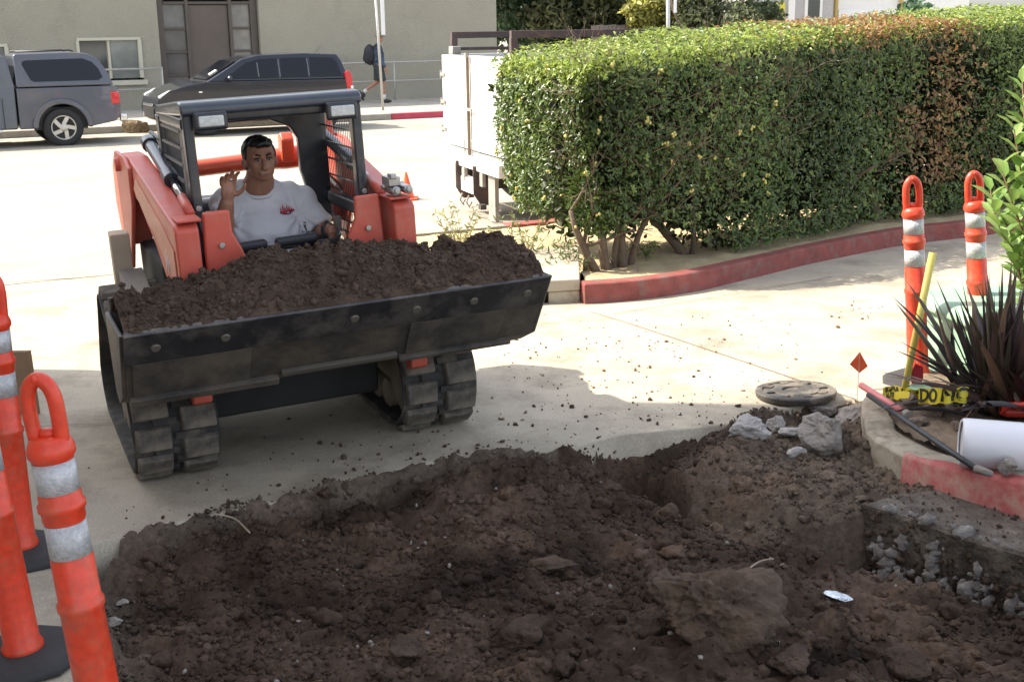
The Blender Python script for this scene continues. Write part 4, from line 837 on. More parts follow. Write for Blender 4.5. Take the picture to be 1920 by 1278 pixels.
remeshed(jk, 'jacket', mat('blue black jacket', (.02, .028, .045), .85, col2=(.08, .12, .18), scale=9), pw, voxel=.012, smooth_it=4, disp=.012, dscale=14)
st = MB(); st.cyl((0, -.09, .98), (.085, -.09, .56), .12, .10, 18); st.cyl((0, .09, .98), (-.035, .09, .58), .12, .10, 18); st.ell((0, 0, .97), (.15, .17, .10)); remeshed(st, 'shorts', mat('dark olive shorts', (.045, .05, .05), .9), pw, voxel=.012, smooth_it=3)
for (fx, fz, fy, rot) in ((.16, .045, -.09, 0), (-.475, .20, .09, 1.15)):
    M_ = Matrix.Rotation(rot, 3, 'Y'); sh2 = MB(); sh2.ell((0, 0, 0), (.15, .05, .045)); sh2.ell(M_ @ Vector((-.05, 0, .03)), (.07, .045, .05)); o_ = sh2.build('shoe', mat('dark shoe', (.03, .025, .022), .7), pw, smooth=True, loc=(fx, fy, fz), rot=(0, rot, 0))
MB().cyl((.11, -.09, .09), (.11, -.09, .22), .046, .044, 14).build('sock', mat('white sock', (.6, .6, .58), .9), pw, smooth=True); MB().cyl((-.41, .09, .29), (-.33, .09, .345), .046, .046, 14).build('sock', MATS['white sock'], pw, smooth=True)
ht = MB(); ht.lathe([(.15, 0), (.155, .012), (.10, .02), (.095, .09), (.07, .115), (.001, .12)], 24, c=(.055, 0, 1.70)); ht.build('hat', mat('khaki hat', (.17, .15, .11), .9), pw, smooth=True)
bp = empty('backpack', pw.location + Vector((-.22 * math.cos(R(12)), -.22 * math.sin(R(12)), 1.25)), R(12), 'dark round backpack on the back of the walking man', 'bag')
k_ = MB(); k_.ell((0, 0, 0), (.15, .18, .27)); k_.ell((-.06, 0, -.08), (.12, .14, .15)); remeshed(k_, 'bag_body', mat('charcoal bag', (.025, .025, .032), .8, var=.4, scale=12), bp, voxel=.012, smooth_it=3, disp=.015, dscale=12)
MB().tube([(.08, -.13, .2), (.17, -.14, .24), (.30, -.14, .15), (.33, -.15, .0), (.22, -.16, -.15), (.06, -.15, -.2)], .018).build('strap', trim, bp, smooth=True)
# ================================================================== VEGETATION
def leaf_geo(pos, nrm, up, size, wid, rg, fold=.25, curl=.1):
    """diamond leaves: base, left, right, tip, with a folded midrib (4 tris)"""
    n = len(pos); nrm = nrm / (np.linalg.norm(nrm, axis=1, keepdims=True) + 1e-9); d = up - (up * nrm).sum(1, keepdims=True) * nrm; d /= (np.linalg.norm(d, axis=1, keepdims=True) + 1e-9); s_ = np.cross(d, nrm)
    L = size[:, None]; W = (size * wid)[:, None]
    v = np.stack([pos, pos + d * L * .28 + s_ * W * .42 + nrm * W * fold, pos + d * L * .68 + s_ * W * .46 + nrm * W * fold * .8, pos + d * L - nrm * L * curl, pos + d * L * .68 - s_ * W * .46 + nrm * W * fold * .8, pos + d * L * .28 - s_ * W * .42 + nrm * W * fold, pos + d * L * .5 + nrm * 0], 1)
    f = np.array([[0, 1, 6], [1, 2, 6], [2, 3, 6], [3, 4, 6], [4, 5, 6], [5, 0, 6]]); F_ = f[None] + (np.arange(n) * 7)[:, None, None]
    return v.reshape(-1, 3), F_.reshape(-1, 3)
def unit(v): return v / (np.linalg.norm(v, axis=-1, keepdims=True) + 1e-9)
def rv(n, rg): return unit(rg.normal(size=(n, 3)))
leafm = leaf_mat('hedge leaves', .30, .33, .6); leafb = leaf_mat('soft leaves', .35, .5, .3)
barkm = mat('hedge bark', (.13, .095, .065), .9, var=.3, scale=12, bump=.6, bscale=40); twigm = mat('dry twigs', (.20, .15, .10), .9, var=.3, scale=10)
Un = np.array(U[:]); Nn = np.array(N[:])
# hedge frame: a along street, n across, z. Front face, thickness, top heights as functions of a
HA0, HA1 = 4.58, 12.2
def nf(a): return np.interp(a, [4.4, 5.3, 6.7, 8.3, 12.5], [7.86, 7.78, 8.10, 8.52, 8.72])
def zt_(a, n_): fr = np.interp(a, [4.4, 4.9, 6.7, 8.8, 12.5], [1.60, 1.73, 1.84, 1.93, 2.06]); bk_ = np.interp(a, [4.4, 4.9, 5.9, 8.0, 9.8, 12.5], [1.64, 1.78, 1.88, 1.97, 2.06, 2.16]); t = np.clip((n_ - nf(a)) / 1.5, 0, 1); return fr + (bk_ - fr) * t
def zb_(a): return np.interp(a, [4.4, 4.75, 5.0, 5.15, 5.45, 5.6, 5.75, 6.1, 12.5], [.50, .40, .44, .50, .47, .38, .26, .16, .14])
hedge = empty('hedge', S(7.0, 8.9, .12), AL, 'long clipped hedge with brown patches behind the curving red kerb', 'hedge')
hedge_inv = Matrix.Translation(S(7.0, 8.9, .12)) @ Matrix.Rotation(AL, 4, 'Z'); hedge_inv.invert(); HI = np.array(hedge_inv)
def to_hedge(P_): return P_ @ HI[:3, :3].T + HI[:3, 3]
def hedge_points(n, rg, depth):
    """points near the surface; depth = how far inside; returns world pos, outward normal, a, z"""
    a = []; 
    k = rg.random(n); pos = np.zeros((n, 3)); nr = np.zeros((n, 3)); aa = np.zeros(n)
    # faces: front 56%, top 26%, left end 18%
    m1 = k < .55; m2 = (k >= .55) & (k < .84); m3 = k >= .84
    d = np.abs(rg.normal(size=n)) * depth
    a_ = HA0 + (HA1 - HA0) * rg.random(n) ** 1.15; nn_ = nf(a_) + 1.5 * rg.random(n); zz = zb_(a_) + (zt_(a_, nf(a_)) - zb_(a_)) * rg.random(n)
    lump = (fbm(a_ * 1.0, zz + nn_, 1.6, 3, 21) - .5) * .16
    # front
    n1 = nf(a_) + d - lump; # round the top front edge
    nn1 = np.where(m1, n1, nn_); z1 = np.where(m1, zz, zt_(a_, nn_) - d * .9 + lump * .6)
    edge = np.clip((zz - (zt_(a_, nf(a_)) - .16)) / .16, 0, 1) * m1; nn1 = nn1 + edge ** 2 * .12
    # end
    ne = nf(HA0) + 1.55 * rg.random(n); ze = .42 + (zt_(HA0 + .1, ne) - .42) * rg.random(n); taper_ = .30 * (1 - np.clip((ze - .4) / .8, 0, 1)) ** 1.5 + .10 * np.clip((ne - nf(HA0) - 1.3) / .3, 0, 1)
    ae = HA0 + d + taper_ * .8 - (fbm(ne, ze, 2, 3, 31) - .5) * .18 + np.clip((ze - 1.5) / .2, 0, 1) ** 2 * .1
    aa = np.where(m3, ae, a_); nn2 = np.where(m3, ne + taper_ * .0, nn1); z2 = np.where(m3, ze, z1)
    nn2 = nn2 + np.where(m1, np.clip((HA0 + .22 - a_) / .22, 0, 1) ** 2 * .12, 0)
    pos = aa[:, None] * Un + nn2[:, None] * Nn + np.array([0, 0, 1])[None] * z2[:, None]
    on = np.where(m1[:, None], -Nn + np.array([0, 0, .25]), np.where(m2[:, None], np.array([0, 0, 1.]) - .15 * Nn, -Un + np.array([0, 0, .2])))
    return pos, unit(on), aa, nn2, z2, m1, m2, m3
def hedge_colour(a, n_, z, m1, m2, m3, rg):
    k = len(a); g1 = np.array([.038, .070, .017]); g2 = np.array([.095, .140, .032]); g3 = np.array([.16, .21, .055]); t = rg.random(k)[:, None]
    c = g1 * (1 - t) + g2 * t; y_ = (rg.random(k) < np.where(m2, .30, .10))[:, None]; c = np.where(y_, g3, c)
    big = fbm(a, z + n_, 1.1, 3, 41)[:, None]; c = c * (.72 + .95 * big); tp_ = (m2 | (z > zt_(a, n_) - .13)); new = tp_ & (rg.random(k) < .72); c = np.where(new[:, None], np.array([.25, .32, .075]) * (.65 + .7 * rg.random(k))[:, None], c)  # top leaves: new growth, with the sunlight also put into their paler colour
    # brown burnt patches at the right part
    band = np.maximum(np.exp(-((a - 9.02) / .27) ** 2) * (z > 1.05), np.exp(-((a - 8.88) / .42) ** 2) * (z < 1.2) * (z > .45) * 1.1)
    band = np.maximum(band, m2 * 1.2 * np.exp(-((a - 8.35) / .62) ** 2)); band = np.maximum(band, np.exp(-((a - 7.9) / .25) ** 2) * (z > 1.70) * .5); band = np.maximum(band, (m2 | (z > 1.7)) * np.exp(-((a - 7.6) / .6) ** 2) * .18)
    prob = band * (.5 + 1.5 * (fbm(a, z, 2.6, 3, 51)) - .25) * .88
    br = (rg.random(k) < prob)[:, None]; tb = rg.random(k)[:, None]; bc = np.array([.17, .095, .042]) * (1 - tb) + np.array([.36, .24, .10]) * tb
    c = np.where(br, bc, c); return c, br[:, 0]
rg = np.random.default_rng(3)
def S_np(a, _, r):
    k = len(a); n_ = nf(a) + r.uniform(.40, 1.15, k); z = np.minimum(zb_(a) + .12 + (zt_(a, n_) - .28 - zb_(a)) * r.random(k), 3); return a[:, None] * Un + n_[:, None] * Nn + z[:, None] * np.array([0, 0, 1.])
n = 64000; pos, on, a_, n_, z_, m1, m2, m3 = hedge_points(n, rg, .07)
# thin the foliage where the hedge is bare and twiggy (left part of the front)
bare = m1 & (((fbm(a_, z_, 2.2, 3, 61) > .52) & (a_ < 6.3)) | (fbm(a_, z_, 1.7, 3, 62) > .66)); kp = ~(bare & (rg.random(n) < .62))
pos, on, a_, n_, z_, m1, m2, m3 = [q[kp] for q in (pos, on, a_, n_, z_, m1, m2, m3)]; n = len(pos)
cl, br = hedge_colour(a_, n_, z_, m1, m2, m3, rg)
size = rg.uniform(.030, .052, n) * np.where(br, 1.35, 1); up_ = unit(on * .9 + rv(n, rg) * .9 + np.array([0, 0, .35])); nr = unit(on * .8 + rv(n, rg) * .75 + np.array([0, 0, .3]))
V_, F_ = leaf_geo(to_hedge(pos), nr @ HI[:3, :3].T, up_ @ HI[:3, :3].T, size, .42, rg)
tag(npmesh('foliage', V_, F_, leafm, hedge, smooth=False, col=np.repeat(cl, 7, 0)), kind='stuff')
# rosettes at the shoot tips
n = 1900; pos, on, a_, n_, z_, m1, m2, m3 = hedge_points(n, rg, .015); cl, br = hedge_colour(a_, n_, z_, m1, m2, m3, rg); R_ = 6
P_ = np.repeat(pos, R_, 0); O_ = np.repeat(on, R_, 0); ang = np.tile(np.arange(R_) * 2 * PI / R_, n) + np.repeat(rg.random(n) * 6, R_)
e1 = unit(np.cross(O_, np.array([.3, .2, 1.]))); e2 = np.cross(O_, e1); out_ = e1 * np.cos(ang)[:, None] + e2 * np.sin(ang)[:, None]
V_, F_ = leaf_geo(to_hedge(P_), unit(O_ * .9 - out_ * .45 + rv(n * R_, rg) * .35) @ HI[:3, :3].T, unit(out_ + O_ * .55 + rv(n * R_, rg) * .4) @ HI[:3, :3].T, rg.uniform(.024, .046, n * R_), .42, rg)
tag(npmesh('leaf_rosettes', V_, F_, leafm, hedge, col=np.repeat(np.repeat(cl * 1.15, R_, 0) * rg.uniform(.8, 1.2, (n * R_, 1)), 7, 0)), kind='stuff')
# inner darkness put into the colour of the leaves filling the core
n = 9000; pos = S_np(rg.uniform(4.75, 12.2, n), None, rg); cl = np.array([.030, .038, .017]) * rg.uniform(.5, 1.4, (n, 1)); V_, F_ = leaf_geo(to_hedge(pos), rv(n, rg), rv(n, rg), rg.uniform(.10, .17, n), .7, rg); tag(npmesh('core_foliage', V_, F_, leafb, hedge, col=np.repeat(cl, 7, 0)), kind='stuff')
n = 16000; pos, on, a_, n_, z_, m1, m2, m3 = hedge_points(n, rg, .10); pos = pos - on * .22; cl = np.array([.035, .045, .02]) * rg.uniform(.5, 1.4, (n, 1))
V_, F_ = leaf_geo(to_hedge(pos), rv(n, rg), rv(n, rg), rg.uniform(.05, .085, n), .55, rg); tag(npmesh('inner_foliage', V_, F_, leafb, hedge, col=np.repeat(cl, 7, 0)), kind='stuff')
# three hundred of the nearest leaves as leaves of their own
lm = {}
def leaf_mesh(key, c):
    if key in lm: return lm[key]
    V_, F_ = leaf_geo(np.zeros((1, 3)), np.array([[0, 0, 1.]]), np.array([[0, 1., 0]]), np.array([1.]), .42, rg)
    o = npmesh('leaf', V_, F_, leafm, None, col=np.tile(np.array(c), (7, 1))); me = o.data; bpy.data.objects.remove(o); lm[key] = me; return me
cols_ = [(.05, .11, .022), (.09, .16, .03), (.14, .21, .045), (.24, .10, .035), (.30, .15, .055)]
pos, on, a_, n_, z_, m1, m2, m3 = hedge_points(900, rg, .004); c_, br = hedge_colour(a_, n_, z_, m1, m2, m3, rg)
for i in range(290):
    key = (3 + i % 2) if br[i] else (i % 3); o = bpy.data.objects.new('leaf', leaf_mesh(key, cols_[key])); COL.objects.link(o); o.parent = hedge
    p = to_hedge(pos[i:i + 1] + on[i:i + 1] * .012)[0]; q = Vector(on[i] @ HI[:3, :3].T + rg.normal(size=3) * .45).to_track_quat('Z', 'Y'); s_ = rg.uniform(.05, .07) * (1.25 if br[i] else 1)
    o.matrix_local = Matrix.Translation(Vector(p)) @ q.to_matrix().to_4x4() @ Matrix.Rotation(rg.random() * 6.28, 4, 'Z') @ Matrix.Diagonal((s_, s_, s_, 1))
# yellow spent flowers
n = 42; fm_ = MB(); sel = [i for i in range(900) if (m1[i] or m3[i]) and a_[i] < 6.9][:n]
for i in sel:
    p = Vector(to_hedge(pos[i:i + 1] + on[i:i + 1] * .02)[0])
    for k in range(4): fm_.ell(p + Vector(rg.normal(size=3) * .009), (.012, .010, .012), n=6, m=4)
tag(fm_.build('flowers', mat('pale yellow blossom', (.55, .48, .16), .8, var=.3, scale=20), hedge, smooth=True), kind='stuff')
# stems and trunks
def branch(mb, p, d, L, r, lvl, rgl, spread=.5):
    pts = [Vector(p)]; rs = [r]; dd = Vector(d).normalized()
    for k in range(4): dd = (dd + Vector(rgl.normal(size=3)) * .14 + Vector((0, 0, .04))).normalized(); pts.append(pts[-1] + dd * L / 4); rs.append(r * (1 - .13 * (k + 1)))
    mb.tube(pts, rs, n=6)
    if lvl > 0:
        for k in range(3): i = rgl.integers(2, 5); branch(mb, pts[i], (dd + Vector(rgl.normal(size=3)) * spread).normalized(), L * .7, rs[i] * .62, lvl - 1, rgl, spread)
rb = np.random.default_rng(5)
hl_ = lambda a, n_, z: Vector(to_hedge(np.array([S(a, n_, z)[:]]))[0])
for a0, n0, ang, r_ in ((4.83, 7.98, -.5, .04), (4.90, 7.95, -.22, .045), (4.97, 8.0, .0, .03), (5.05, 7.98, .16, .05), (5.12, 8.02, .3, .035), (5.80, 8.2, -.45, .05), (5.84, 8.2, .3, .03), (7.6, 8.6, .1, .05), (8.35, 8.75, -.1, .07), (10, 9, .1, .05)):
    tb = MB(); branch(tb, hl_(a0, n0, .05), (ang, .05, 1), .62, r_, 3, rb); tb.build('trunk', barkm, hedge, smooth=True)
tw = MB()
for i in range(230):
    a0 = 4.6 + 2.3 * rb.random(); z0 = .5 + 1.15 * rb.random(); branch(tw, hl_(a0, float(nf(a0)) + .05 + .10 * rb.random(), z0), (rb.normal() * .9, rb.normal() * .25, abs(rb.normal()) * .8 + .1), .20 + .16 * rb.random(), .0038, 1, rb, .7)
for i in range(60):
    a0 = 6.9 + 3.8 * rb.random(); z0 = .4 + 1.3 * rb.random(); branch(tw, hl_(a0, float(nf(a0)) + .02, z0), (rb.normal(), rb.normal() * .2, abs(rb.normal())), .16, .0032, 1, rb, .7)
tag(tw.build('twigs', twigm, hedge, smooth=True), kind='stuff')
# ---- loose weeds: thin stems with small leaves
def weed(name, p, h, w_, ns, colr, label, seed, cat='plant', L=.05):
    rw = np.random.default_rng(seed); e_ = empty(name, p, 0, label, cat); sm = MB(); lp = []; ld_ = []
    for k in range(ns):
        d = Vector((rw.normal() * w_, rw.normal() * w_, 1)).normalized(); q = Vector((rw.normal() * .04, rw.normal() * .04, 0)); pts = [q.copy()]
        for j in range(5): d = (d + Vector((rw.normal(), rw.normal(), -.1)) * .13).normalized(); pts.append(pts[-1] + d * h * rw.uniform(.14, .22))
        sm.tube(pts, [.003, .003, .0025, .002, .002, .001], n=5)
        for j in range(1, 6):
            for _ in range(3): lp.append(pts[j][:]); ld_.append(rw.normal(size=3) + np.array(d[:]) * .8)
    sm.build('stem', twigm, e_); lp = np.array(lp); ld_ = unit(np.array(ld_)); V_, F_ = leaf_geo(lp, rv(len(lp), rw), ld_, rw.uniform(.7, 1.2, len(lp)) * L, .25, rw)
    tag(npmesh('leaves', V_, F_, leafb, e_, col=np.repeat(np.array(colr) * rw.uniform(.7, 1.3, (len(lp), 1)), 7, 0)), kind='stuff'); return e_
weed('weed', S(4.28, 9.35, .13), .42, .55, 16, (.22, .24, .09), 'pale feathery weed behind the concrete drain inlet box', 1)
weed('weed', S(4.47, 8.55, .12), .45, .45, 18, (.16, .20, .08), 'green leafy weed between the drain box and the hedge trunks', 2)
weed('weed', S(4.62, 8.05, .12), .30, .5, 14, (.09, .13, .05), 'small green weed at the corner where the red kerb begins', 6)
weed('weed', S(3.55, 9.9, .13), .34, .8, 20, (.30, .22, .10), 'dry tan weed on the sandy verge behind the bucket', 3)
weed('weed', S(3.05, 9.75, .13), .26, .8, 14, (.34, .24, .12), 'low straw coloured weed nearest the loader arm on the verge', 4)
weed('weed', S(5.35, 8.2, .12), .16, .5, 8, (.13, .20, .05), 'small bright green plant at the foot of the hedge trunks', 7)
# ---- shrub with large light leaves at the right edge (nearer)
shrub = empty('shrub', (2.70, 5.85, .12), 0, 'leafy light green shrub leaning in at the right edge', 'shrub')
rs_ = np.random.default_rng(12); ss_ = MB(); lv = MB()
V_, F_ = leaf_geo(np.zeros((1, 3)), np.array([[0, 0, 1.]]), np.array([[0, 1., 0]]), np.array([1.]), .46, rs_, fold=.16, curl=.10)
shl = []
for c in ((.22, .33, .10), (.16, .27, .07), (.28, .39, .14)):
    bmq = bmesh.new(); vv = [bmq.verts.new(v) for v in V_]; [bmq.faces.new([vv[i] for i in f]) for f in F_]; bmesh.ops.subdivide_edges(bmq, edges=bmq.edges[:], cuts=1, smooth=.6, use_grid_fill=True); me = bpy.data.meshes.new('leaf'); bmq.to_mesh(me); bmq.free()
    at = me.color_attributes.new('Col', 'FLOAT_COLOR', 'POINT'); at.data.foreach_set('color', np.tile(np.array((*c, 1.), dtype=np.float32), len(me.vertices))); me.polygons.foreach_set('use_smooth', [True] * len(me.polygons)); me.materials.append(leafb); shl.append(me)
cnt_ = 0
for k, (dx, dy, h) in enumerate([(-.27, .05, 1.55), (-.18, .3, 1.66), (-.36, .2, 1.12), (-.36, -.05, .95), (-.10, .0, 1.75), (.05, .2, 1.8), (.2, 0, 1.7), (-.25, -.15, 1.30), (-.20, -.2, 1.08), (.3, .3, 1.6), (-.28, .1, 1.40), (-.14, -.1, 1.5), (-.24, -.1, .92), (-.33, .05, 1.25), (-.22, 0, 1.2), (-.30, .15, 1.0), (-.20, .1, 1.42), (-.26, 0, .78), (-.16, -.1, 1.0)]):
    p = Vector((0, 0, 0)); pts = [p.copy()]; tgt = Vector((dx, dy, h - .12)); 
    for j in range(1, 8): t = j / 7; pts.append(Vector((tgt.x * t ** 1.3, tgt.y * t ** 1.3, tgt.z * t)) + Vector(rs_.normal(size=3)) * .012)
    ss_.tube(pts, [.014 - .0016 * j for j in range(8)], n=6)
    for j in range(27):
        t = .36 + .64 * j / 26; i = min(int(t * 7), 6); q = pts[i].lerp(pts[i + 1], t * 7 - i); a = j * 2.4 + k; d = Vector((math.cos(a), math.sin(a), .9 if j > 12 else .45)).normalized()
        o = bpy.data.objects.new('leaf', shl[(j + k) % 3]); COL.objects.link(o); o.parent = shrub; s_ = rs_.uniform(.095, .145)
        zax = (Vector((0, 0, 1)) - d * d.z + Vector(rs_.normal(size=3)) * .15); zax = (zax - d * zax.dot(d)).normalized(); xax = d.cross(zax)
        o.matrix_local = Matrix.Translation(q) @ Matrix((xax, d, zax)).transposed().to_4x4() @ Matrix.Diagonal((s_, s_, s_, 1)); cnt_ += 1
ss_.build('stem', mat('reddish stem', (.16, .09, .05), .8), shrub, smooth=True)
# ---- dark flax
flax = empty('flax_plant', (2.30, 5.48, .12), 0, 'dark bronze flax plant with sword leaves in the corner bed', 'plant')
fl_m = [mat('flax blade %s' % k, c, .42, var=.25, scale=8, spec=.5) for k, c in (('bronze', (.085, .052, .045)), ('dark', (.036, .028, .030)), ('olive', (.075, .060, .038)), ('tan', (.20, .12, .075)))]
rf = np.random.default_rng(4)
for k in range(210):
    a = rf.random() * 2 * PI; tilt = abs(rf.normal()) * .62 + .05; 
    if k < 12: a = PI + rf.normal() * .35; tilt = rf.uniform(.8, 1.25)
    L_ = rf.uniform(.42, .74); w_ = rf.uniform(.013, .023); p = Vector((rf.normal() * .07, rf.normal() * .06, 0)); d = Vector((math.cos(a) * math.sin(tilt), math.sin(a) * math.sin(tilt), math.cos(tilt))); sd_ = d.cross(Vector((0, 0, 1))).normalized(); vs = []; m_ = 7
    if k % 2: sd_ = (sd_ + Vector((math.cos(a + 1.57), math.sin(a + 1.57), 0)) + Vector(rf.normal(size=3)) * .4).normalized()
    q = p.copy(); droop = rf.uniform(.04, .17) * tilt
    for j in range(m_):
        t = j / (m_ - 1); ww = w_ * (math.sin(PI * (t * .80 + .16)) ** .8) if t < .97 else .0006; up_ = d.cross(sd_).normalized()
        vs += [q - sd_ * ww, q + up_ * ww * -.35, q + sd_ * ww]; q = q + d * L_ / (m_ - 1); d = (d + Vector((0, 0, -droop))).normalized()
    fs = []
    for j in range(m_ - 1): fs += [(3 * j, 3 * j + 1, 3 * j + 4, 3 * j + 3), (3 * j + 1, 3 * j + 2, 3 * j + 5, 3 * j + 4)]
    me = bpy.data.meshes.new('blade'); me.from_pydata([tuple(v) for v in vs], [], fs); me.materials.append(fl_m[3 if k % 17 == 0 else k % 3]); me.polygons.foreach_set('use_smooth', [True] * len(me.polygons))
    o = bpy.data.objects.new('blade', me); COL.objects.link(o); o.parent = flax
# ---- trees and gardens beyond the street
def tree(name, p, h, r, colr, label, seed, n=5200, th_=.18, L=.30, cz=.62, cat='tree', squash=.8, trunk_h=None, group=None):
    rt = np.random.default_rng(seed); e_ = empty(name, p, 0, label, cat, group); tb = MB(); tb.tube([(0, 0, -.1), (.05, .1, h * .3), (-.05, 0, h * .6)], [th_, th_ * .75, th_ * .4], n=8)
    for k in range(6): a = rt.random() * 6.28; tb.tube([(0, 0, h * .3), (math.cos(a) * r * .4, math.sin(a) * r * .4, h * .55), (math.cos(a) * r * .7, math.sin(a) * r * .7, h * .75)], [th_ * .5, th_ * .3, th_ * .1], n=6)
    tb.build('trunk', barkm, e_, smooth=True)
    nb = 16; bc = rt.normal(size=(nb, 3)) * np.array([r * .48, r * .48, h * .16]) + np.array([0, 0, h * cz]); br_ = rt.uniform(.35, .6, nb) * r
    k = rt.integers(0, nb, n); d = rv(n, rt); pos = bc[k] + d * (br_[k] * rt.random(n) ** .35)[:, None] * np.array([1, 1, squash]); pos = pos[pos[:, 2] > h * .12]; n = len(pos); k = k[:n]
    cl = np.array(colr) * rt.uniform(.55, 1.45, (n, 1)) * (.7 + .6 * rt.random((nb, 1))[k]); V_, F_ = leaf_geo(pos, rv(n, rt) + np.array([0, 0, .4]), rv(n, rt), rt.uniform(.6, 1.3, n) * L, .5, rt)
    tag(npmesh('crown', V_, F_, leafb, e_, col=np.repeat(cl, 7, 0)), kind='stuff'); return e_
tree('dense_tree', (.9, 47, 0), 8.5, 3.4, (.030, .055, .028), 'tall dark green tree rising just right of the stucco building', 21, n=14000, L=.32, cz=.45)
tree('dense_tree', (-1.5, 54, 0), 9, 4, (.030, .05, .026), 'dark tree partly hidden behind the corner of the stucco building', 22, n=8000, L=.34, cz=.45)
tree('willowy_tree', (2.2, 49, 0), 7.5, 2.0, (.085, .13, .05), 'loose light green tree with drooping fronds left of the wooden fence', 23, n=7000, L=.36, cz=.5)
tree('shaggy_tree', (3.0, 45, 0), 6.0, 1.6, (.11, .12, .055), 'shaggy olive shrub tree beside the grey wooden fence', 24, n=6000, L=.26, cz=.42)
tree('golden_bush', (5.0, 43, 0), 4.6, 1.0, (.30, .30, .09), 'golden yellow bush catching sun behind the hedge', 25, n=5000, L=.22, cz=.5)
tree('garden_bush', (6.1, 42, 0), 4.4, 1.3, (.085, .10, .05), 'grey green garden bush just right of the second pole', 26, n=9000, L=.2, cz=.45)
tree('garden_bush', (7.7, 43.5, 0), 4.2, 1.5, (.075, .095, .045), 'grey green garden bush next to the pale grey house', 27, n=8000, L=.22, cz=.45)
tree('low_bush', (.35, 40.5, 0), 1.7, 1.0, (.12, .15, .05), 'low green bush at the foot of the building corner', 28, n=2500, L=.14, cz=.4)
tree('background_tree', (5.0, 62, 0), 12, 4.0, (.05, .075, .035), 'big tree at the back between the fence and the golden bush', 29, n=12000, L=.45, cz=.4)
tree('background_tree', (1.5, 66, 0), 13, 6, (.045, .07, .035), 'big tree at the back behind the drooping light green tree', 30, n=12000, L=.45, cz=.38)
fe = empty('wooden_fence', (4.1, 43.5, 0), R(14), 'weathered grey wooden board fence between the far trees', 'fence'); fwm = mat('weathered boards', (.22, .19, .17), .9, var=.2, scale=4)
for k in range(12): MB().box((-1.2 + .155 * k, 0, 1.05 + .01 * (k % 3)), (.145, .025, 2.1)).build('board', fwm, fe, bevel=.004)
MB().box((-.35, .04, 1.5), (1.9, .05, .09)).build('fence_rail', fwm, fe)
p2 = empty('sign_pole', (4.80, 37.5, 0), 0, 'grey pole with white sign standing before the golden bush', 'sign'); MB().cyl((0, 0, 0), (-.06, 0, 4), .06, n=12).build('pole', mat('zinc pole', (.45, .45, .43)), p2, smooth=True); MB().box((.16, -.07, 2.95), (.09, .02, 1.1)).build('sign_plate', mat('white sign', (.7, .7, .7)), p2)
ho = empty('white_house', (14.5, 52, 0), R(12), 'white garage front of a house with pale timber posts', 'house'); hwh = mat('white house paint', (.74, .72, .68), .7, var=.04); pst = mat('yellow ochre post', (.45, .32, .10), .7)
MB().box((.9, 2, 1.9), (8.0, 4, 3.8)).build('wall', hwh, ho)
for x_ in (-1.15, 1.75): MB().box((x_, -.1, 1.7), (.13, .13, 3.4)).build('post', pst, ho, bevel=.01)
MB().box((.3, -.02, 1.3), (2.6, .08, 2.6)).build('garage_door', mat('white garage door', (.78, .77, .74), .6), ho, bevel=.01)
h2 = empty('grey_house', (11.3, 50.5, 0), R(12), 'pale grey house front with a bright yellow door', 'house'); hg = mat('pale grey siding', (.40, .38, .37), .8, var=.05)
MB().box((0, 1.5, 1.9), (3.6, 3, 3.8)).build('wall', hg, h2); MB().box((-.65, -.03, 1.75), (.75, .06, 2.3)).build('door', mat('yellow door', (.60, .55, .04), .5), h2, bevel=.01)
MB().box((-.6, -.07, 2.2), (.35, .03, .8)).build('door_glass', glass_d, h2); MB().box((.0, -.05, 1.75), (.28, .1, 3.2)).build('white_post', hwh, h2, bevel=.01); MB().box((-1.15, -.05, 1.75), (.18, .1, 3.2)).build('white_post', hwh, h2, bevel=.01)
wq = MB().box((.95, -.03, 2.6), (.75, .08, .9)).build('window', hwh, h2, bevel=.01); MB().box((.95, -.08, 2.65), (.5, .02, .7)).build('pane', glass_d, wq)
yp = tree('young_conifer', (15.5, 48.5, 0), 3.0, .8, (.06, .11, .06), 'small dark young conifer before the white garage', 33, n=900, th_=.05, L=.3, cz=.6)
# ================================================================== DUG SOIL
sx_ = np.arange(-1.55, 3.3, .0135); sy_ = np.arange(2.7, 6.35, .0135); SX, SY = np.meshgrid(sx_, sy_); SD, _, _ = poly_sd(SX, SY, SOIL)
def seg(x, y, a, b):
    a = np.array(a); b = np.array(b); e = b - a; t = np.clip(((x - a[0]) * e[0] + (y - a[1]) * e[1]) / (e @ e), 0, 1); return np.hypot(x - a[0] - t * e[0], y - a[1] - t * e[1]), t
GZ = gz(SX, SY)
hole = G(1200, 902, -.08); tr1 = G(1420, 1010, -.12); tr2 = G(1610, 1115, -.28)
def bil(x, y, f, s): q = fbm(x, y, f * .6, 2, s + 50) * 1.1 / f; return np.abs(2 * vnoise((x + q) * f * 1.0 + .37 * y * f, (y - q) * f - .21 * x * f, s) - 1)
base = GZ - .065 + (fbm(SX, SY, 1.6, 3, 70) - .5) * .10
base += .05 * np.exp(-(((SX + .1) / .9) ** 2 + ((SY - 5.15) / .28) ** 2))          # piled ridge towards the loader
base += .035 * np.exp(-(((SX + .9) / .35) ** 2 + ((SY - 4.55) / .18) ** 2))
# trench from the hole to the slab
d1, t1 = seg(SX, SY, hole.xy[:], tr1.xy[:]); d2, t2 = seg(SX, SY, tr1.xy[:], tr2.xy[:]); dn = np.minimum(d1, d2)
base -= .17 * np.exp(-(dn / .20) ** 2)
rx = (SX - hole.x) * .82 + (SY - hole.y) * .57; ry = -(SX - hole.x) * .57 + (SY - hole.y) * .82; dh = np.hypot(rx / 1.15, ry / 1.75); base -= .62 * (1 - ss((dh - .105) / .055))
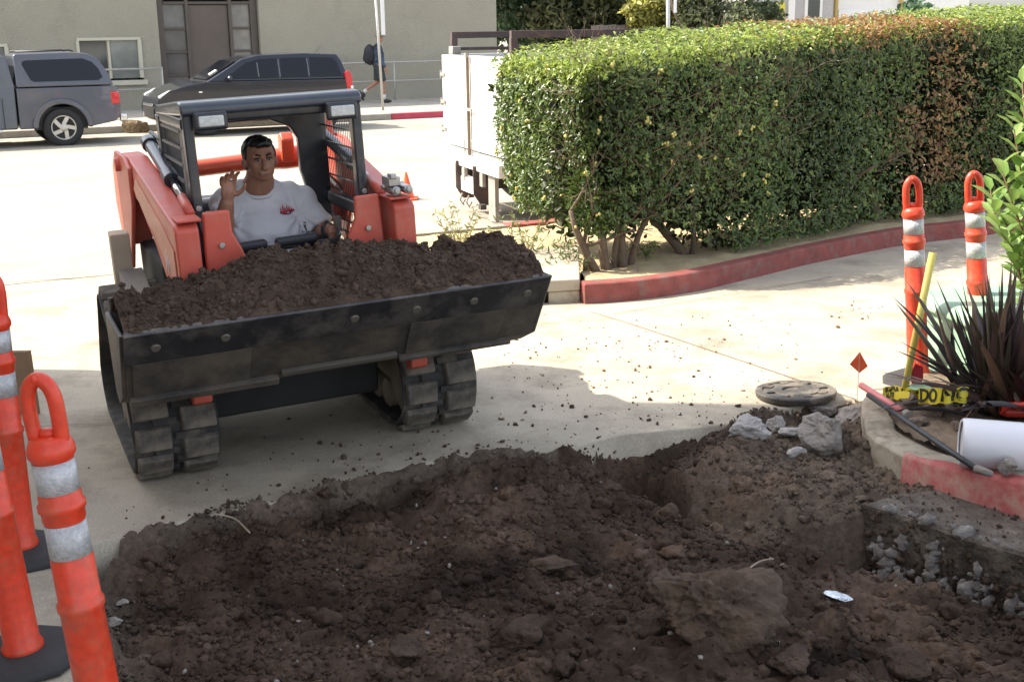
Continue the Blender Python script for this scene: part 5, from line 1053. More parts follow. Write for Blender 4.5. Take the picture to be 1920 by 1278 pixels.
# bank on the right rises to the kerb
kb = [G(1640, 840).xy[:], G(1700, 885).xy[:], G(1800, 935).xy[:], G(1920, 975).xy[:]]
dk = np.min([seg(SX, SY, kb[i], kb[i + 1])[0] for i in range(3)], 0); base += .02 * np.exp(-(dk / .22) ** 2) * (SX > 1.2)
db_, _ = seg(SX, SY, G2(1330, 830).xy[:], G2(1600, 790).xy[:]); base += .045 * np.exp(-(db_ / .15) ** 2); base -= .055 * np.exp(-(((SX - 1.62) / .16) ** 2 + ((SY - 5.15) / .35) ** 2))
# big slab block corner lump
SLAB = [G(1622, 945).xy[:], G(1680, 925).xy[:], G(1770, 915).xy[:], G(1960, 985).xy[:], G(2050, 1080).xy[:], G(1930, 1036).xy[:], G(1845, 1014).xy[:], G(1760, 985).xy[:]]
sdS, _, _ = poly_sd(SX, SY, SLAB); base = np.where(sdS < 0, np.minimum(base, -.05), base)
fr = np.exp(-np.clip(sdS, 0, 9) / .30) * (SY < G(1622, 945).y) * (SX > 1.15); base = base - fr * .30 + .0
base = np.maximum(base, -.75)
inten = np.clip(.55 + .8 * (fbm(SX, SY, 1.2, 2, 77) - .3), .35, 1.2)
H = base + (fbm(SX, SY, 3, 3, 71) - .5) * .06 * inten + (bil(SX, SY, 5.5, 72) - .5) * .095 * inten + (bil(SX, SY, 13, 73) - .5) * .055 * inten + (bil(SX, SY, 29, 74) - .5) * .026 + (fbm(SX, SY, 60, 2, 75, .6) - .5) * .012
edge = GZ + .02 + (fbm(SX, SY, 9, 4, 74) - .5) * .10 + (bil(SX, SY, 16, 76) - .5) * .03 - np.clip(SD, 0, 1) * .55
H = np.where(SD > -.05, H * np.clip(-SD / .05, 0, 1) + np.minimum(edge, GZ + .03) * (1 - np.clip(-SD / .05, 0, 1)), H)
bk_m = np.exp(-((SX - .62) / .27) ** 2) * (SY > 5.3) * np.exp(-np.clip(-SD - .02, 0, 9) / .12); H = H - .11 * bk_m
ragged = SD < (.015 + (fbm(SX, SY, 6, 4, 75) - .42) * .14)
H = np.where(SX > 1.60, np.where((SD > -.02), H - .03, H), H)
PS = np.stack([SX, SY, H], -1).reshape(-1, 3); iS = np.arange(SX.size).reshape(SX.shape); qS = np.stack([iS[:-1, :-1], iS[:-1, 1:], iS[1:, 1:], iS[1:, :-1]], -1).reshape(-1, 4)
kk = ragged.reshape(-1)[qS].all(1); qS = qS[kk]; us = np.unique(qS); rm = -np.ones(len(PS), int); rm[us] = np.arange(len(us))
# colour of the soil itself: dark brown, greyer and drier on the right bank, ochre patches
gx = np.clip((SX - .55) / .7, 0, 1) * np.clip((SY - 4.3) / .5, 0, 1); gr = fbm(SX, SY, 4, 4, 80); oc = fbm(SX, SY, 2.2, 3, 81)
csoil = np.array([.050, .0325, .023]) + (gr[..., None] - .45) * np.array([.12, .080, .057]); grey = np.array([.135, .105, .078]); csoil = csoil * (1 - .62 * gx[..., None]) + grey * .62 * gx[..., None]
csoil = np.where(((oc > .60) & (gr > .45))[..., None], csoil * .78 + np.array([.16, .100, .062]) * .22, csoil)
dust = np.clip((SD + .16) / .12, 0, 1)[..., None] * (SX < .2)[..., None] * .55; csoil = csoil * (1 - dust) + np.array([.13, .105, .08]) * dust
cfull = np.clip(csoil, .008, .6); csoil = cfull.reshape(-1, 3)[us]
sm = bpy.data.materials.new('dug soil'); sm.use_nodes = True; nn = sm.node_tree.nodes; ll = sm.node_tree.links; bb = nn['Principled BSDF']; bb.inputs['Roughness'].default_value = .95; bb.inputs['Specular IOR Level'].default_value = .2
at = nn.new('ShaderNodeAttribute'); at.attribute_name = 'Col'; tc = nn.new('ShaderNodeTexCoord'); nz = nn.new('ShaderNodeTexNoise'); nz.inputs['Scale'].default_value = 38; nz.inputs['Detail'].default_value = 9; nz.inputs['Roughness'].default_value = .7; ll.new(tc.outputs['Object'], nz.inputs['Vector'])
mr = nn.new('ShaderNodeMapRange'); mr.inputs[1].default_value = .3; mr.inputs[2].default_value = .75; mr.inputs[3].default_value = .55; mr.inputs[4].default_value = 1.7; ll.new(nz.outputs['Fac'], mr.inputs[0])
vm = nn.new('ShaderNodeVectorMath'); vm.operation = 'SCALE'; ll.new(at.outputs['Color'], vm.inputs[0]); ll.new(mr.outputs[0], vm.inputs['Scale']); ll.new(vm.outputs[0], bb.inputs['Base Color'])
bpn = nn.new('ShaderNodeBump'); bpn.inputs['Strength'].default_value = .8; bpn.inputs['Distance'].default_value = .012; ll.new(nz.outputs['Fac'], bpn.inputs['Height']); ll.new(bpn.outputs[0], bb.inputs['Normal'])
tag(npmesh('dug_soil', PS[us], rm[qS], sm, smooth=True, col=csoil), kind='structure')
def sh(x, y):
    i = int(np.clip((x - sx_[0]) / .0135, 0, len(sx_) - 1)); j = int(np.clip((y - sy_[0]) / .0135, 0, len(sy_) - 1)); return float(H[j, i])
rc = np.random.default_rng(8)
# clods over the soil, denser towards the front
n = 80000; cx = rc.uniform(-1.45, 2.9, n); cy = rc.uniform(2.9, 5.95, n); ix = np.clip(((cx - sx_[0]) / .0135).astype(int), 0, len(sx_) - 1); iy = np.clip(((cy - sy_[0]) / .0135).astype(int), 0, len(sy_) - 1)
ok = (SD[iy, ix] < .035) & (sdS[iy, ix] > -.03) & (rc.random(n) < np.clip(2.4 * fbm(cx, cy, 2.5, 3, 90) - .65, .12, 1)); cx, cy, ix, iy = cx[ok], cy[ok], ix[ok], iy[ok]
cs = np.minimum(rc.lognormal(-5.30, .50, len(cx)), .022); V_, F_ = clods(np.stack([cx, cy, H[iy, ix] + cs * .15], -1), cs, rc)
tag(npmesh('soil_crumbs', V_, F_, sm, col=np.repeat(cfull[iy, ix] * rc.uniform(.6, 1.35, (len(cx), 1)), 12, 0)), kind='stuff')
n = 1500; cx = rc.uniform(-1.4, 2.2, n); cy = rc.uniform(2.95, 5.5, n); ix = np.clip(((cx - sx_[0]) / .0135).astype(int), 0, len(sx_) - 1); iy = np.clip(((cy - sy_[0]) / .0135).astype(int), 0, len(sy_) - 1); ok = (SD[iy, ix] < -.05) & (sdS[iy, ix] > .0)
cx, cy, ix, iy = cx[ok], cy[ok], ix[ok], iy[ok]; cs = np.minimum(rc.lognormal(-4.15, .38, len(cx)), .042); bm = bmesh.new(); bmesh.ops.create_icosphere(bm, subdivisions=3, radius=1); bv = np.array([v.co[:] for v in bm.verts]); bf = np.array([[v.index for v in f.verts] for f in bm.faces]); bm.free()
VV = []; FF = []; CC = []; var_ = []
for q in range(14):
    nz_ = np.array([1 + .48 * mnoise.noise(Vector(v) * 1.7 + Vector((q * 9., 0, 0))) + .30 * mnoise.noise(Vector(v) * 4.5 + Vector((q * 9., 3, 0))) + .10 * mnoise.noise(Vector(v) * 10 + Vector((q * 9., 3, 0))) for v in bv]); var_.append(bv * nz_[:, None])
for i in range(len(cx)):
    a = rc.random() * 6.28; c_, s_ = math.cos(a), math.sin(a); b_ = var_[i % 14] * cs[i] * rc.uniform(.65, 1.3, 3) * np.array([1, 1, .8]); VV.append(np.stack([b_[:, 0] * c_ - b_[:, 1] * s_ + cx[i], b_[:, 0] * s_ + b_[:, 1] * c_ + cy[i], b_[:, 2] + H[iy[i], ix[i]] + cs[i] * .10], -1)); FF.append(bf + i * len(bv)); CC.append(np.tile(cfull[iy[i], ix[i]] * rc.uniform(.7, 1.35), (len(bv), 1)))
tag(npmesh('soil_lumps', np.concatenate(VV), np.concatenate(FF), sm, smooth=True, col=np.concatenate(CC)), kind='stuff')
# crumbs spilled over the concrete
n = 900; cx = rc.normal(-.1, 1.1, n); cy = rc.normal(5.4, .5, n) ; sdc, _, _ = poly_sd(cx, cy, SOIL); ok = (sdc > .0) & (rc.random(n) < np.exp(-sdc / .45)) & (cy > 4.4); cx, cy = cx[ok], cy[ok]; cs = np.minimum(rc.lognormal(-5.3, .55, len(cx)), .018)
V_, F_ = clods(np.stack([cx, cy, gz(cx, cy) + cs * .4], -1), cs, rc); tag(npmesh('spilled_crumbs', V_, F_, soil_m2), kind='stuff')
pts_ = [G2(1000 + rc.uniform(-80, 500), 700 + rc.uniform(-110, 90)) for _ in range(260)] + [G2(rc.normal(1240, 50), rc.normal(655, 12)) for _ in range(25)] + [G2(rc.normal(1620, 40), rc.normal(585, 10)) for _ in range(25)]
pts_ = np.array([[p.x, p.y, p.z] for p in pts_]); cs = np.minimum(rc.lognormal(-5.4, .5, len(pts_)), .014); V_, F_ = clods(pts_ + np.array([0, 0, .004]), cs, rc); tag(npmesh('loose_grit', V_, F_, mat('tan crumbs', (.20, .13, .08), .95, var=.3)), kind='stuff')
# pale chips and straw bits lying in the soil
chm = mat('pale concrete chip', (.27, .24, .21), .9, var=.15, scale=20, bump=.5, bscale=80); ochre = mat('ochre clay', (.115, .072, .045), .95, scale=12, col2=(.06, .04, .028), bump=1, bscale=50, bdist=.02)
n = 110; cx = rc.uniform(-1.3, 2.1, n); cy = rc.uniform(3.0, 5.7, n); ok = np.array([SD[int((y - sy_[0]) / .0135), int((x - sx_[0]) / .0135)] < -.05 for x, y in zip(cx, cy)]); cx, cy = cx[ok], cy[ok]; cz = np.array([sh(x, y) for x, y in zip(cx, cy)])
cs = rc.uniform(.004, .011, len(cx)); V_, F_ = clods(np.stack([cx, cy, cz + cs], -1), cs, rc); tag(npmesh('pale_chips', V_, F_, chm), kind='stuff')
def rock(name, p, r, m, label, cat, seed, sc=(1, 1, .7), rot=0, rough=1.0, group=None, sd_smooth=False):
    rk = np.random.default_rng(seed); bm = bmesh.new(); bmesh.ops.create_icosphere(bm, subdivisions=5 if r > .15 else 4, radius=1)
    pl = [(Vector(q), rk.uniform(.46, .80)) for q in rv(11, rk)]
    for v in bm.verts:
        d = v.co.normalized(); rad = 1
        for q, h_ in pl:
            t = d.dot(q)
            if t > .05: rad = min(rad, h_ / t)
        rad += rough * (.10 * mnoise.noise(d * 2.5 + Vector((seed, 0, 0))) + .06 * mnoise.noise(d * 7 + Vector((seed, 0, 0))) + .05 * mnoise.noise(d * 16) + .03 * mnoise.noise(d * 34))
        v.co = Vector((d.x * sc[0], d.y * sc[1], d.z * sc[2])) * rad * r
    me = bpy.data.meshes.new(name); bm.to_mesh(me); bm.free(); me.materials.append(m); me.polygons.foreach_set('use_smooth', [sd_smooth] * len(me.polygons)); o = bpy.data.objects.new(name, me); COL.objects.link(o); o.location = p; o.rotation_euler = (rk.normal() * .15, rk.normal() * .15, rot); return tag(o, label, cat, group)
def on_soil(px, py, dz=0): 
    p = G(px, py, 0.0)
    for _ in range(8): p = G(px, py, sh(p.x, p.y) + dz)
    return p
crm = mat('broken concrete', (.30, .27, .245), .92, scale=7, col2=(.19, .17, .15), bump=.9, bscale=35, bdist=.015, dirt=(.09, .065, .05), dirt_amt=.3, dirt_scale=9)
crl = mat('pale broken concrete', (.40, .38, .36), .92, scale=9, col2=(.27, .25, .235), bump=.9, bscale=40, bdist=.012)
gr_ = 'broken concrete chunks heaped beside the kerb tip'
def rk(px, py, r, m, lab, seed, **k): r *= 1.38; p = on_soil(px, py, r * .25); return rock('concrete_chunk', p, r, m, lab, 'rubble', seed, group=gr_, **k)
rk(1400, 806, .100, crl, 'wide flat grey concrete chunk, leftmost of the rubble by the kerb', 101, sc=(1, .7, .55))
rk(1458, 800, .052, crl, 'small pale upright concrete chunk second from left in the rubble', 102, sc=(.8, .7, 1))
rk(1492, 812, .060, crl, 'whitest low concrete chunk in the middle of the rubble', 103, sc=(1, .7, .6))
rk(1545, 806, .105, crm, 'large rounded grey concrete chunk right of the rubble middle', 104, sc=(.85, .8, .85))
rk(1592, 788, .095, crm, 'big grey concrete chunk nearest the tip of the kerb', 105, sc=(1, .8, .75))
rk(1545, 765, .070, crm, 'grey chunk lying behind the rubble beside the iron cover', 106, sc=(1.2, .8, .5))
rk(1497, 853, .040, crl, 'lone small white concrete chip below the rubble', 107, sc=(1, .7, .7))
for (px, py, r, lab, sd, sc) in ((1335, 1130, .215, 'largest squared ochre soil clod in the right foreground', 111, (1.15, .9, .80)), (1240, 1105, .075, 'rounded ochre soil clod left of the largest clod', 112, (1, 1, .9)), (1250, 965, .055, 'tan clay lump at the lip of the dark hole', 113, (1, .8, 1)), (1030, 1062, .07, 'flat pale topped soil clod in the middle of the dug area', 114, (1.6, .9, .5)), (1215, 1170, .09, 'dark soil clod at the lower left of the largest clod', 115, (1, .9, .7)), (610, 925, .035, 'single dark clod at the edge of the concrete', 116, (1.2, 1, .8)), (980, 1190, .09, 'brown soil clod low in the centre foreground', 117, (1.2, .9, .6)), (1690, 1245, .08, 'brown soil clod at the bottom right foreground', 118, (1.2, .9, .6)), (1480, 1235, .08, 'dark clod at the bottom right of the largest clod', 119, (1.1, 1, .6)), (760, 1215, .07, 'dark clod at the bottom centre left of the soil', 120, (1.1, 1, .6))):
    rock('soil_clod', on_soil(px, py, r * .30), r, ochre if sd in (111, 112, 113, 114) else soil_m, lab, 'clod', sd, sc=sc, rough=1.5, sd_smooth=True)
for (px, py, r, lab, sd) in ((205, 1095, .035, 'pale broken chip beside the front delineator, upper one', 131), (230, 1130, .03, 'pale broken chip beside the front delineator, middle one', 132), (215, 1165, .038, 'pale broken chip beside the front delineator, lowest one', 133)):
    rock('concrete_chip', on_soil(px, py, .012), r, chm, lab, 'rubble', sd, sc=(1, .8, .5))
# roots
def root(pts, r, lab): tag(MB().tube(catmull([on_soil(*p) for p in pts], 4), r, n=6).build('root', mat('pale root', (.34, .27, .2), .8), smooth=True), lab, 'root')
root([(1400, 1068, .02), (1425, 1052, .03), (1450, 1047, .035)], .0035, 'thin pale root bent over the soil above the largest clod')
root([(400, 962, .01), (440, 972, .05), (468, 998, .02)], .004, 'dark thin twig sticking from the soil below the left track')
# silver foil in the trench
fo = rock('foil_scrap', on_soil(1565, 1115, .01), .055, mat('crumpled foil', (.75, .8, .85), .25, .7, bump=1, bscale=60), 'shiny silver scrap lying in the trench before the slab', 'scrap', 140, sc=(1.2, .5, .15), rot=-.5)

# ---- thick slab edge at the right
slab_m = mat('dirty slab concrete', (.17, .145, .118), .9, scale=5, col2=(.105, .088, .07), bump=.9, bscale=40, bdist=.02, dirt=(.055, .042, .033), dirt_amt=.8, dirt_scale=5)
cen = Vector((sum(p[0] for p in SLAB) / 8, sum(p[1] for p in SLAB) / 8)); sl = MB(); rsb = np.random.default_rng(2)
dense = []
for i in range(8):
    a, b_ = Vector(SLAB[i]), Vector(SLAB[(i + 1) % 8]); m_ = max(2, int((b_ - a).length / .03))
    for j in range(m_): dense.append(a.lerp(b_, j / m_))
nD = len(dense); lv_ = [(-.003, 0.0), (-.016, -.012), (-.10, -.004), (-.17, .008), (-.24, .03), (-.34, .05)]; vs = []
for zz, ins in lv_:
    for i, p in enumerate(dense):
        d = (cen - p).normalized(); j_ = (vnoise(np.array(i * .9), np.array(zz * 30), 5) - .5) * (.03 if zz < -.02 else .008); vs.append((p.x + d.x * (ins + j_), p.y + d.y * (ins + j_), zz))
fs = [tuple(range(nD))] + [(l * nD + i, l * nD + (i + 1) % nD, (l + 1) * nD + (i + 1) % nD, (l + 1) * nD + i) for l in range(5) for i in range(nD)]
so_ = sl.add(vs, fs).build('broken_slab', slab_m); tag(so_, kind='structure')
pw_ = mat('white lime residue', (.34, .31, .28), .9, scale=16, col2=(.12, .105, .095), bump=.9, bscale=60)
aS = Vector((*SLAB[0], 0)); bS = Vector((*SLAB[5], 0)); nS = (bS - aS).cross(Vector((0, 0, 1))).normalized(); lp_ = []
def on_slab(px, py, off=.0):
    dr = ray(px, py); return CP + dr * ((aS - CP).dot(nS) / dr.dot(nS) - off * .3)
for (x0, y0, x1, y1, k_, sp) in ((1642, 1022, 1660, 1065, 16, 6), (1690, 1010, 1672, 1050, 12, 5), (1762, 1020, 1735, 1110, 24, 8), (1843, 1060, 1832, 1180, 34, 9), (1650, 1060, 1840, 1110, 40, 14), (1720, 1090, 1760, 1130, 20, 14), (1790, 1110, 1840, 1190, 34, 16), (1905, 1140, 1920, 1180, 12, 10), (1650, 948, 1900, 1028, 18, 2)):
    for q in range(k_): t = rc.random(); p = on_slab(x0 + (x1 - x0) * t + rc.normal() * sp, y0 + (y1 - y0) * t + rc.normal() * sp * .8, .012); lp_.append(p[:])
lp_ = np.array(lp_); V_, F_ = clods(lp_, np.minimum(rc.lognormal(-4.1, .5, len(lp_)), .040), rc, sub=2, flat=.4); tag(npmesh('lime_residue', V_, F_, pw_), kind='stuff')
# soil stuck on the slab top and face
lp_ = np.array([on_slab(rc.uniform(1625, 1925), rc.uniform(950, 1180), rc.uniform(0, .03))[:] for _ in range(350)]); lp_ = lp_[lp_[:, 2] < -.015]; V_, F_ = clods(lp_, np.minimum(rc.lognormal(-4.8, .5, len(lp_)), .02), rc); tag(npmesh('stuck_soil', V_, F_, soil_m2), kind='stuff')
tp_ = np.array([G(rc.uniform(1640, 1925), rc.uniform(925, 1030))[:] for _ in range(500)]); sdt, _, _ = poly_sd(tp_[:, 0], tp_[:, 1], SLAB); tp_ = tp_[(sdt < 0) & (rc.random(500) < .5)]; V_, F_ = clods(tp_ + np.array([0, 0, .002]), np.minimum(rc.lognormal(-5.6, .5, len(tp_)), .012), rc); tag(npmesh('slab_crumbs', V_, F_, soil_m2), kind='stuff')
# ---- kerb of the corner bed, partly unpainted
top = [(1621, 792), (1628, 752), (1640, 742)]
kc = catmull([G(1623, 835, .02), G(1650, 858, .01), G(1693, 884, 0), G(1735, 905, 0), G(1785, 927, 0), G(1850, 948, 0), G(1920, 972, 0), G(2030, 1015, 0)], 5)
kp_ = [Vector((p.x, p.y, 0)) for p in kc]; tip = G2(1632, 745); tipb = G2(1615, 775)
full = catmull([G2(1640, 742), G2(1616, 768), G2(1618, 805)] + [Vector((p.x, p.y, 0)) for p in kc[2::3]], 5)
cornm = mat('bare kerb concrete', (.36, .315, .245), .9, var=.15, scale=6, bump=.35, bscale=60, dirt=(.16, .12, .085), dirt_amt=.45, dirt_scale=8)
ks = [i for i, p in enumerate(full)]; isp = min(ks, key=lambda i: (full[i] - G(1693, 884, 0)).length)
def kh(p): px_ = 960 + F_PX * (p - CP).dot(RT) / (p - CP).dot(FW); return float(np.interp(px_, [1615, 1640, 1692, 1763, 1920, 2100], [.085, .085, .08, .105, .15, .16]))
fb = [float(gz(p.x, p.y)) for p in full]
def corner_section(a):
    p = full[a]; d = (full[min(a + 1, len(full) - 1)] - full[max(a - 1, 0)]); d.z = 0; d.normalize(); s_ = Vector((-d.y, d.x, 0)); w_ = float(np.interp(a, [0, 3, 8, 15], [.16, .15, .125, .15])); return p, s_, w_, kh(Vector((p.x, p.y, 0)))
vs = []; fs = []; n = len(full)
for a in range(n):
    p, s_, w_, h_ = corner_section(a)
    for off, zz in ((0, -.10), (.0, h_ - .014), (.014, h_), (w_ - .01, h_ + .006), (w_, h_ - .01), (w_, -.05)): vs.append(Vector((p.x, p.y, 0)) + s_ * off + Vector((0, 0, zz + fb[a] * (a < 12) * .6)))
for i in range(n - 1):
    for k in range(5): fs.append((i * 6 + k, i * 6 + k + 1, i * 6 + 7 + k, i * 6 + 6 + k))
fs += [(0, 1, 2, 3, 4, 5), tuple((n - 1) * 6 + k for k in (5, 4, 3, 2, 1, 0))]
tag(MB().add(vs, fs).build('corner_kerb', cornm, bevel=.006), kind='structure')
# red paint coat on the outer face only, chipped along its top
pts_ = []; isp = min(range(n), key=lambda i: (full[i] - G(1693, 884, 0)).length)
for i in range(isp, n - 1):
    for j in range(6): pts_.append(i + j / 6)
vs = []
for q in pts_:
    a = int(q); t = q - a; pass
    p0, s0, _, h0 = corner_section(a); p1, s1, _, h1 = corner_section(min(a + 1, n - 1)); p = p0.lerp(p1, t); s_ = s0.lerp(s1, t).normalized(); h_ = h0 + (h1 - h0) * t; f0 = fb[a] * (a < 12) * .6; f1 = fb[min(a + 1, n - 1)] * (a + 1 < 12) * .6; f_ = f0 + (f1 - f0) * t
    ch = float(vnoise(np.array(q * 1.9), np.array(3.3), 6)) * .012; over = .012 + .05 * ss((q - isp - 5) / 8) + .02 * float(vnoise(np.array(q * 1.1), np.array(1.3), 9))
    for off, zz in ((-.003, -.09), (-.003, h_ - .012 - ch * .6), (.012, h_ + .003), (over, h_ + .0045)): vs.append(Vector((p.x, p.y, 0)) + s_ * off + Vector((0, 0, zz + f_)))
m_ = len(pts_); fs = [(i * 4 + k, i * 4 + k + 1, i * 4 + 5 + k, i * 4 + 4 + k) for i in range(m_ - 1) for k in range(3)]
tag(MB().add(vs, fs).build('red_kerb_paint', mat('chipped red paint', (.36, .085, .08), .75, var=.2, scale=8, bump=.25, bscale=50, dirt=(.38, .25, .20), dirt_amt=.5, dirt_scale=7), smooth=True), kind='structure')
# bed behind it
inner = [p + Vector((0, 0, 0)) for p in full]; bp2 = []
for a, p in enumerate(full):
    d = (full[min(a + 1, len(full) - 1)] - full[max(a - 1, 0)]); d.z = 0; d.normalize(); bp2.append((p.x - d.y * .15, p.y + d.x * .15))
bp2 += [(4.4, 4.4), (4.4, 6.75), (2.9, 6.75), tuple(G2(1700, 722).xy)]
bx2 = np.arange(1.5, 4.4, .025); by2 = np.arange(4.0, 6.9, .025); BX, BY = np.meshgrid(bx2, by2); sdb, _, _ = poly_sd(BX, BY, bp2)
BZ = .10 + gz(BX, BY) * .6 + (fbm(BX, BY, 5, 4, 95) - .5) * .06 + (fbm(BX, BY, 22, 3, 96) - .5) * .025 + .03 * np.exp(-((BX - 2.35) ** 2 + (BY - 5.5) ** 2) / .05) - np.clip((.05 + sdb) / .05, 0, 1) * .03
ib = np.arange(BX.size).reshape(BX.shape); qb = np.stack([ib[:-1, :-1], ib[:-1, 1:], ib[1:, 1:], ib[1:, :-1]], -1).reshape(-1, 4); PB = np.stack([BX, BY, BZ], -1).reshape(-1, 3); cb_ = PB[qb].mean(1); s3, _, _ = poly_sd(cb_[:, 0], cb_[:, 1], bp2)
tag(npmesh('corner_bed', PB, qb[s3 < .01], bedm, smooth=True), kind='structure')
def bz(x, y): return float(BZ[int(np.clip((y - 4.0) / .025, 0, BY.shape[0] - 1)), int(np.clip((x - 1.5) / .025, 0, BX.shape[1] - 1))])
def on_bed(px, py, dz=0):
    p = G(px, py, .12)
    for _ in range(6): p = G(px, py, bz(p.x, p.y) + dz)
    return p
for (px, py, r, lab, sd) in ((1705, 752, .065, 'round brown stone behind the kerb below the caution tape', 201), (1752, 765, .085, 'largest brown stone in the corner bed', 202), (1722, 790, .05, 'flat brown stone beside the pink pole', 203), (1800, 800, .045, 'small brown stone just left of the white pipe end', 204), (1800, 742, .04, 'small brown stone under the flax leaves', 205)):
    rock('stone', on_bed(px, py, r * .3), r, mat('brown stone', (.20, .15, .115), .95, scale=8, col2=(.12, .09, .07), bump=.8, bscale=40), lab, 'stone', sd, sc=(1, .85, .75))
rock('concrete_chunk', G(1893, 872, .19), .05, crm, 'jagged grey chunk on the kerb in front of the white pipe', 'rubble', 206, sc=(1, .7, .9))
# ---- white drain pipe
pp0 = G(1800, 828, .23); pp1 = pp0 + Vector((.75, -.19, -.02)); pd = (pp1 - pp0).normalized()
pe = empty('drain_pipe', pp0, 0, 'thick white plastic pipe lying in the corner bed', 'pipe'); wp = mat('white plastic pipe', (.66, .66, .70), .4, coat=.15, var=.03)
Mz = Vector(pd).to_track_quat('Z', 'Y').to_matrix()
MB().lathe([(.086, .005), (.094, .0), (.099, .008), (.101, .03), (.101, .95), (.088, .95), (.086, .03)], 40, M=Mz, cap=False).build('pipe_wall', wp, pe, smooth=True)
MB().lathe([(.087, .012), (.001, .012)], 32, M=Mz, cap=False).build('pipe_end', wp, pe)
ve = empty('vent_pipe', on_bed(1800, 772), 0, 'short white capped pipe stub sticking out by the flax', 'pipe'); MB().cyl((0, 0, -.02), (.045, .01, .055), .013, n=14).build('stub', wp, ve, smooth=True); MB().cyl((.045, .01, .055), (.050, .011, .064), .016, n=14).build('cap', wp, ve, bevel=.002)
# ---- pink handle and long black bar on the kerb
kz = .165
ph = empty('pink_pole', G(1615, 722, .20), 0, 'pink plastic handle pole leaning over the tip of the kerb', 'tool'); a = Vector((0, 0, 0)); b_ = G(1697, 775, .17) - G(1615, 722, .20)
MB().cyl(a, b_, .016, n=16).build('pole', mat('pink fibreglass', (.62, .20, .20), .5), ph, smooth=True); MB().cyl(b_ * 1.0, b_ * 1.08, .024, n=16).build('collar', greyp, ph, bevel=.003)
dg_ = empty('digging_bar', G(1628, 740, .185), 0, 'long black metal bar lying on top of the corner kerb', 'tool'); e_ = [G(1628, 740, .185), G(1700, 790, .185), G(1770, 838, .185), G(1830, 878, .19), G(1858, 888, .19)]
MB().tube([p - e_[0] for p in e_[:4]], .0125, n=12).build('bar', mat('dull black bar', (.04, .042, .045), .5, .3, var=.3, scale=20), dg_, smooth=True); MB().tube([p - e_[0] for p in e_[3:]], [.018, .014], n=12).build('tip', crm, dg_, smooth=True)
# ---- red plastic tool body
rt_ = empty('plastic_crate', on_bed(1905, 795, .0), 0, 'bright red plastic tool handle behind the white pipe', 'tool'); rp = mat('bright red plastic', (.65, .05, .03), .35, coat=.3)
MB().box((.03, .05, .05), (.16, .10, .05), rot=(0, 0, -.15)).build('base', rp, rt_, bevel=.02); MB().tube([(-.07, .0, .05), (-.05, -.02, .10), (.06, -.03, .105), (.11, -.01, .06)], .012).build('grip', rp, rt_, smooth=True)
# ---- flag markers
def flag(px, py, h, w_, m, lab, tiltx=.0):
    p = G2(px, py); e_ = empty('marker_flag', p, 0, lab, 'flag'); MB().tube([(0, 0, -.03), (tiltx * .5, 0, h * .5), (tiltx, 0, h)], .0016, n=6).build('wire', steel, e_)
    vs = [(tiltx, 0, h), (tiltx + .002, 0, h - .03), (tiltx + w_ * .55, .015, h - w_ * .9), (tiltx + .01, .02, h - w_ * 1.3), (tiltx - w_ * .50, .01, h - w_ * .75), (tiltx, .012, h - w_ * .8)]
    MB().add([Vector(v) for v in vs] + [Vector(v) + Vector((0, .001, 0)) for v in vs], [(0, 1, 2), (1, 5, 2), (2, 5, 3), (3, 5, 4), (4, 5, 1), (4, 1, 0), (6, 8, 7), (7, 8, 11), (8, 9, 11), (9, 10, 11), (10, 7, 11)]).build('flag_sheet', m, e_)
flag(1607, 752, .26, .09, mat('orange vinyl', (.70, .10, .03), .5), 'small orange marker flag on a wire in the sunlight beside the kerb tip')
mr_ = empty('marker_flag', on_bed(1716, 735), 0, 'dark red square marker flag beside the yellow handle', 'flag'); MB().tube([(0, 0, 0), (0, 0, .16)], .002, n=6).build('wire', steel, mr_)
MB().prism([(-.035, .085), (-.02, .045), (.02, .035), (.035, .07), (.03, .13), (-.01, .15)], -.002, .002, ax='y').build('flag_sheet', mat('crimson vinyl', (.42, .02, .05), .4), mr_)
# ---- yellow handle and caution tape
yh = empty('yellow_handle', on_bed(1692, 745), 0, 'yellow tool handle leaning against the nearer right delineator', 'tool'); yb = yh.location; t_ = ray(1749, 474); yt = CP + t_ * ((yb.y + .02) / t_.y)
MB().cyl((0, 0, -.02), yt - yb, .017, .018, n=18).build('shaft', mat('yellow fibreglass', (.68, .56, .14), .5, coat=.1), yh, smooth=True)
tape_m = mat('yellow tape', (.70, .60, .03), .4); ink = mat('black ink', (.02, .02, .02), .6)
def text_mesh(body, size):
    c = bpy.data.curves.new('t', 'FONT'); c.body = body; c.size = size; c.extrude = .0004; c.offset = size * .035; c.align_y = 'CENTER'; o = bpy.data.objects.new('t', c); COL.objects.link(o); g_ = bpy.context.evaluated_depsgraph_get(); me = bpy.data.meshes.new_from_object(o.evaluated_get(g_)); bpy.data.objects.remove(o); return me
tp = empty('caution_tape', on_bed(1700, 735), 0, 'crumpled yellow caution tape with black letters at the flax foot', 'tape'); T0 = tp.location.copy()
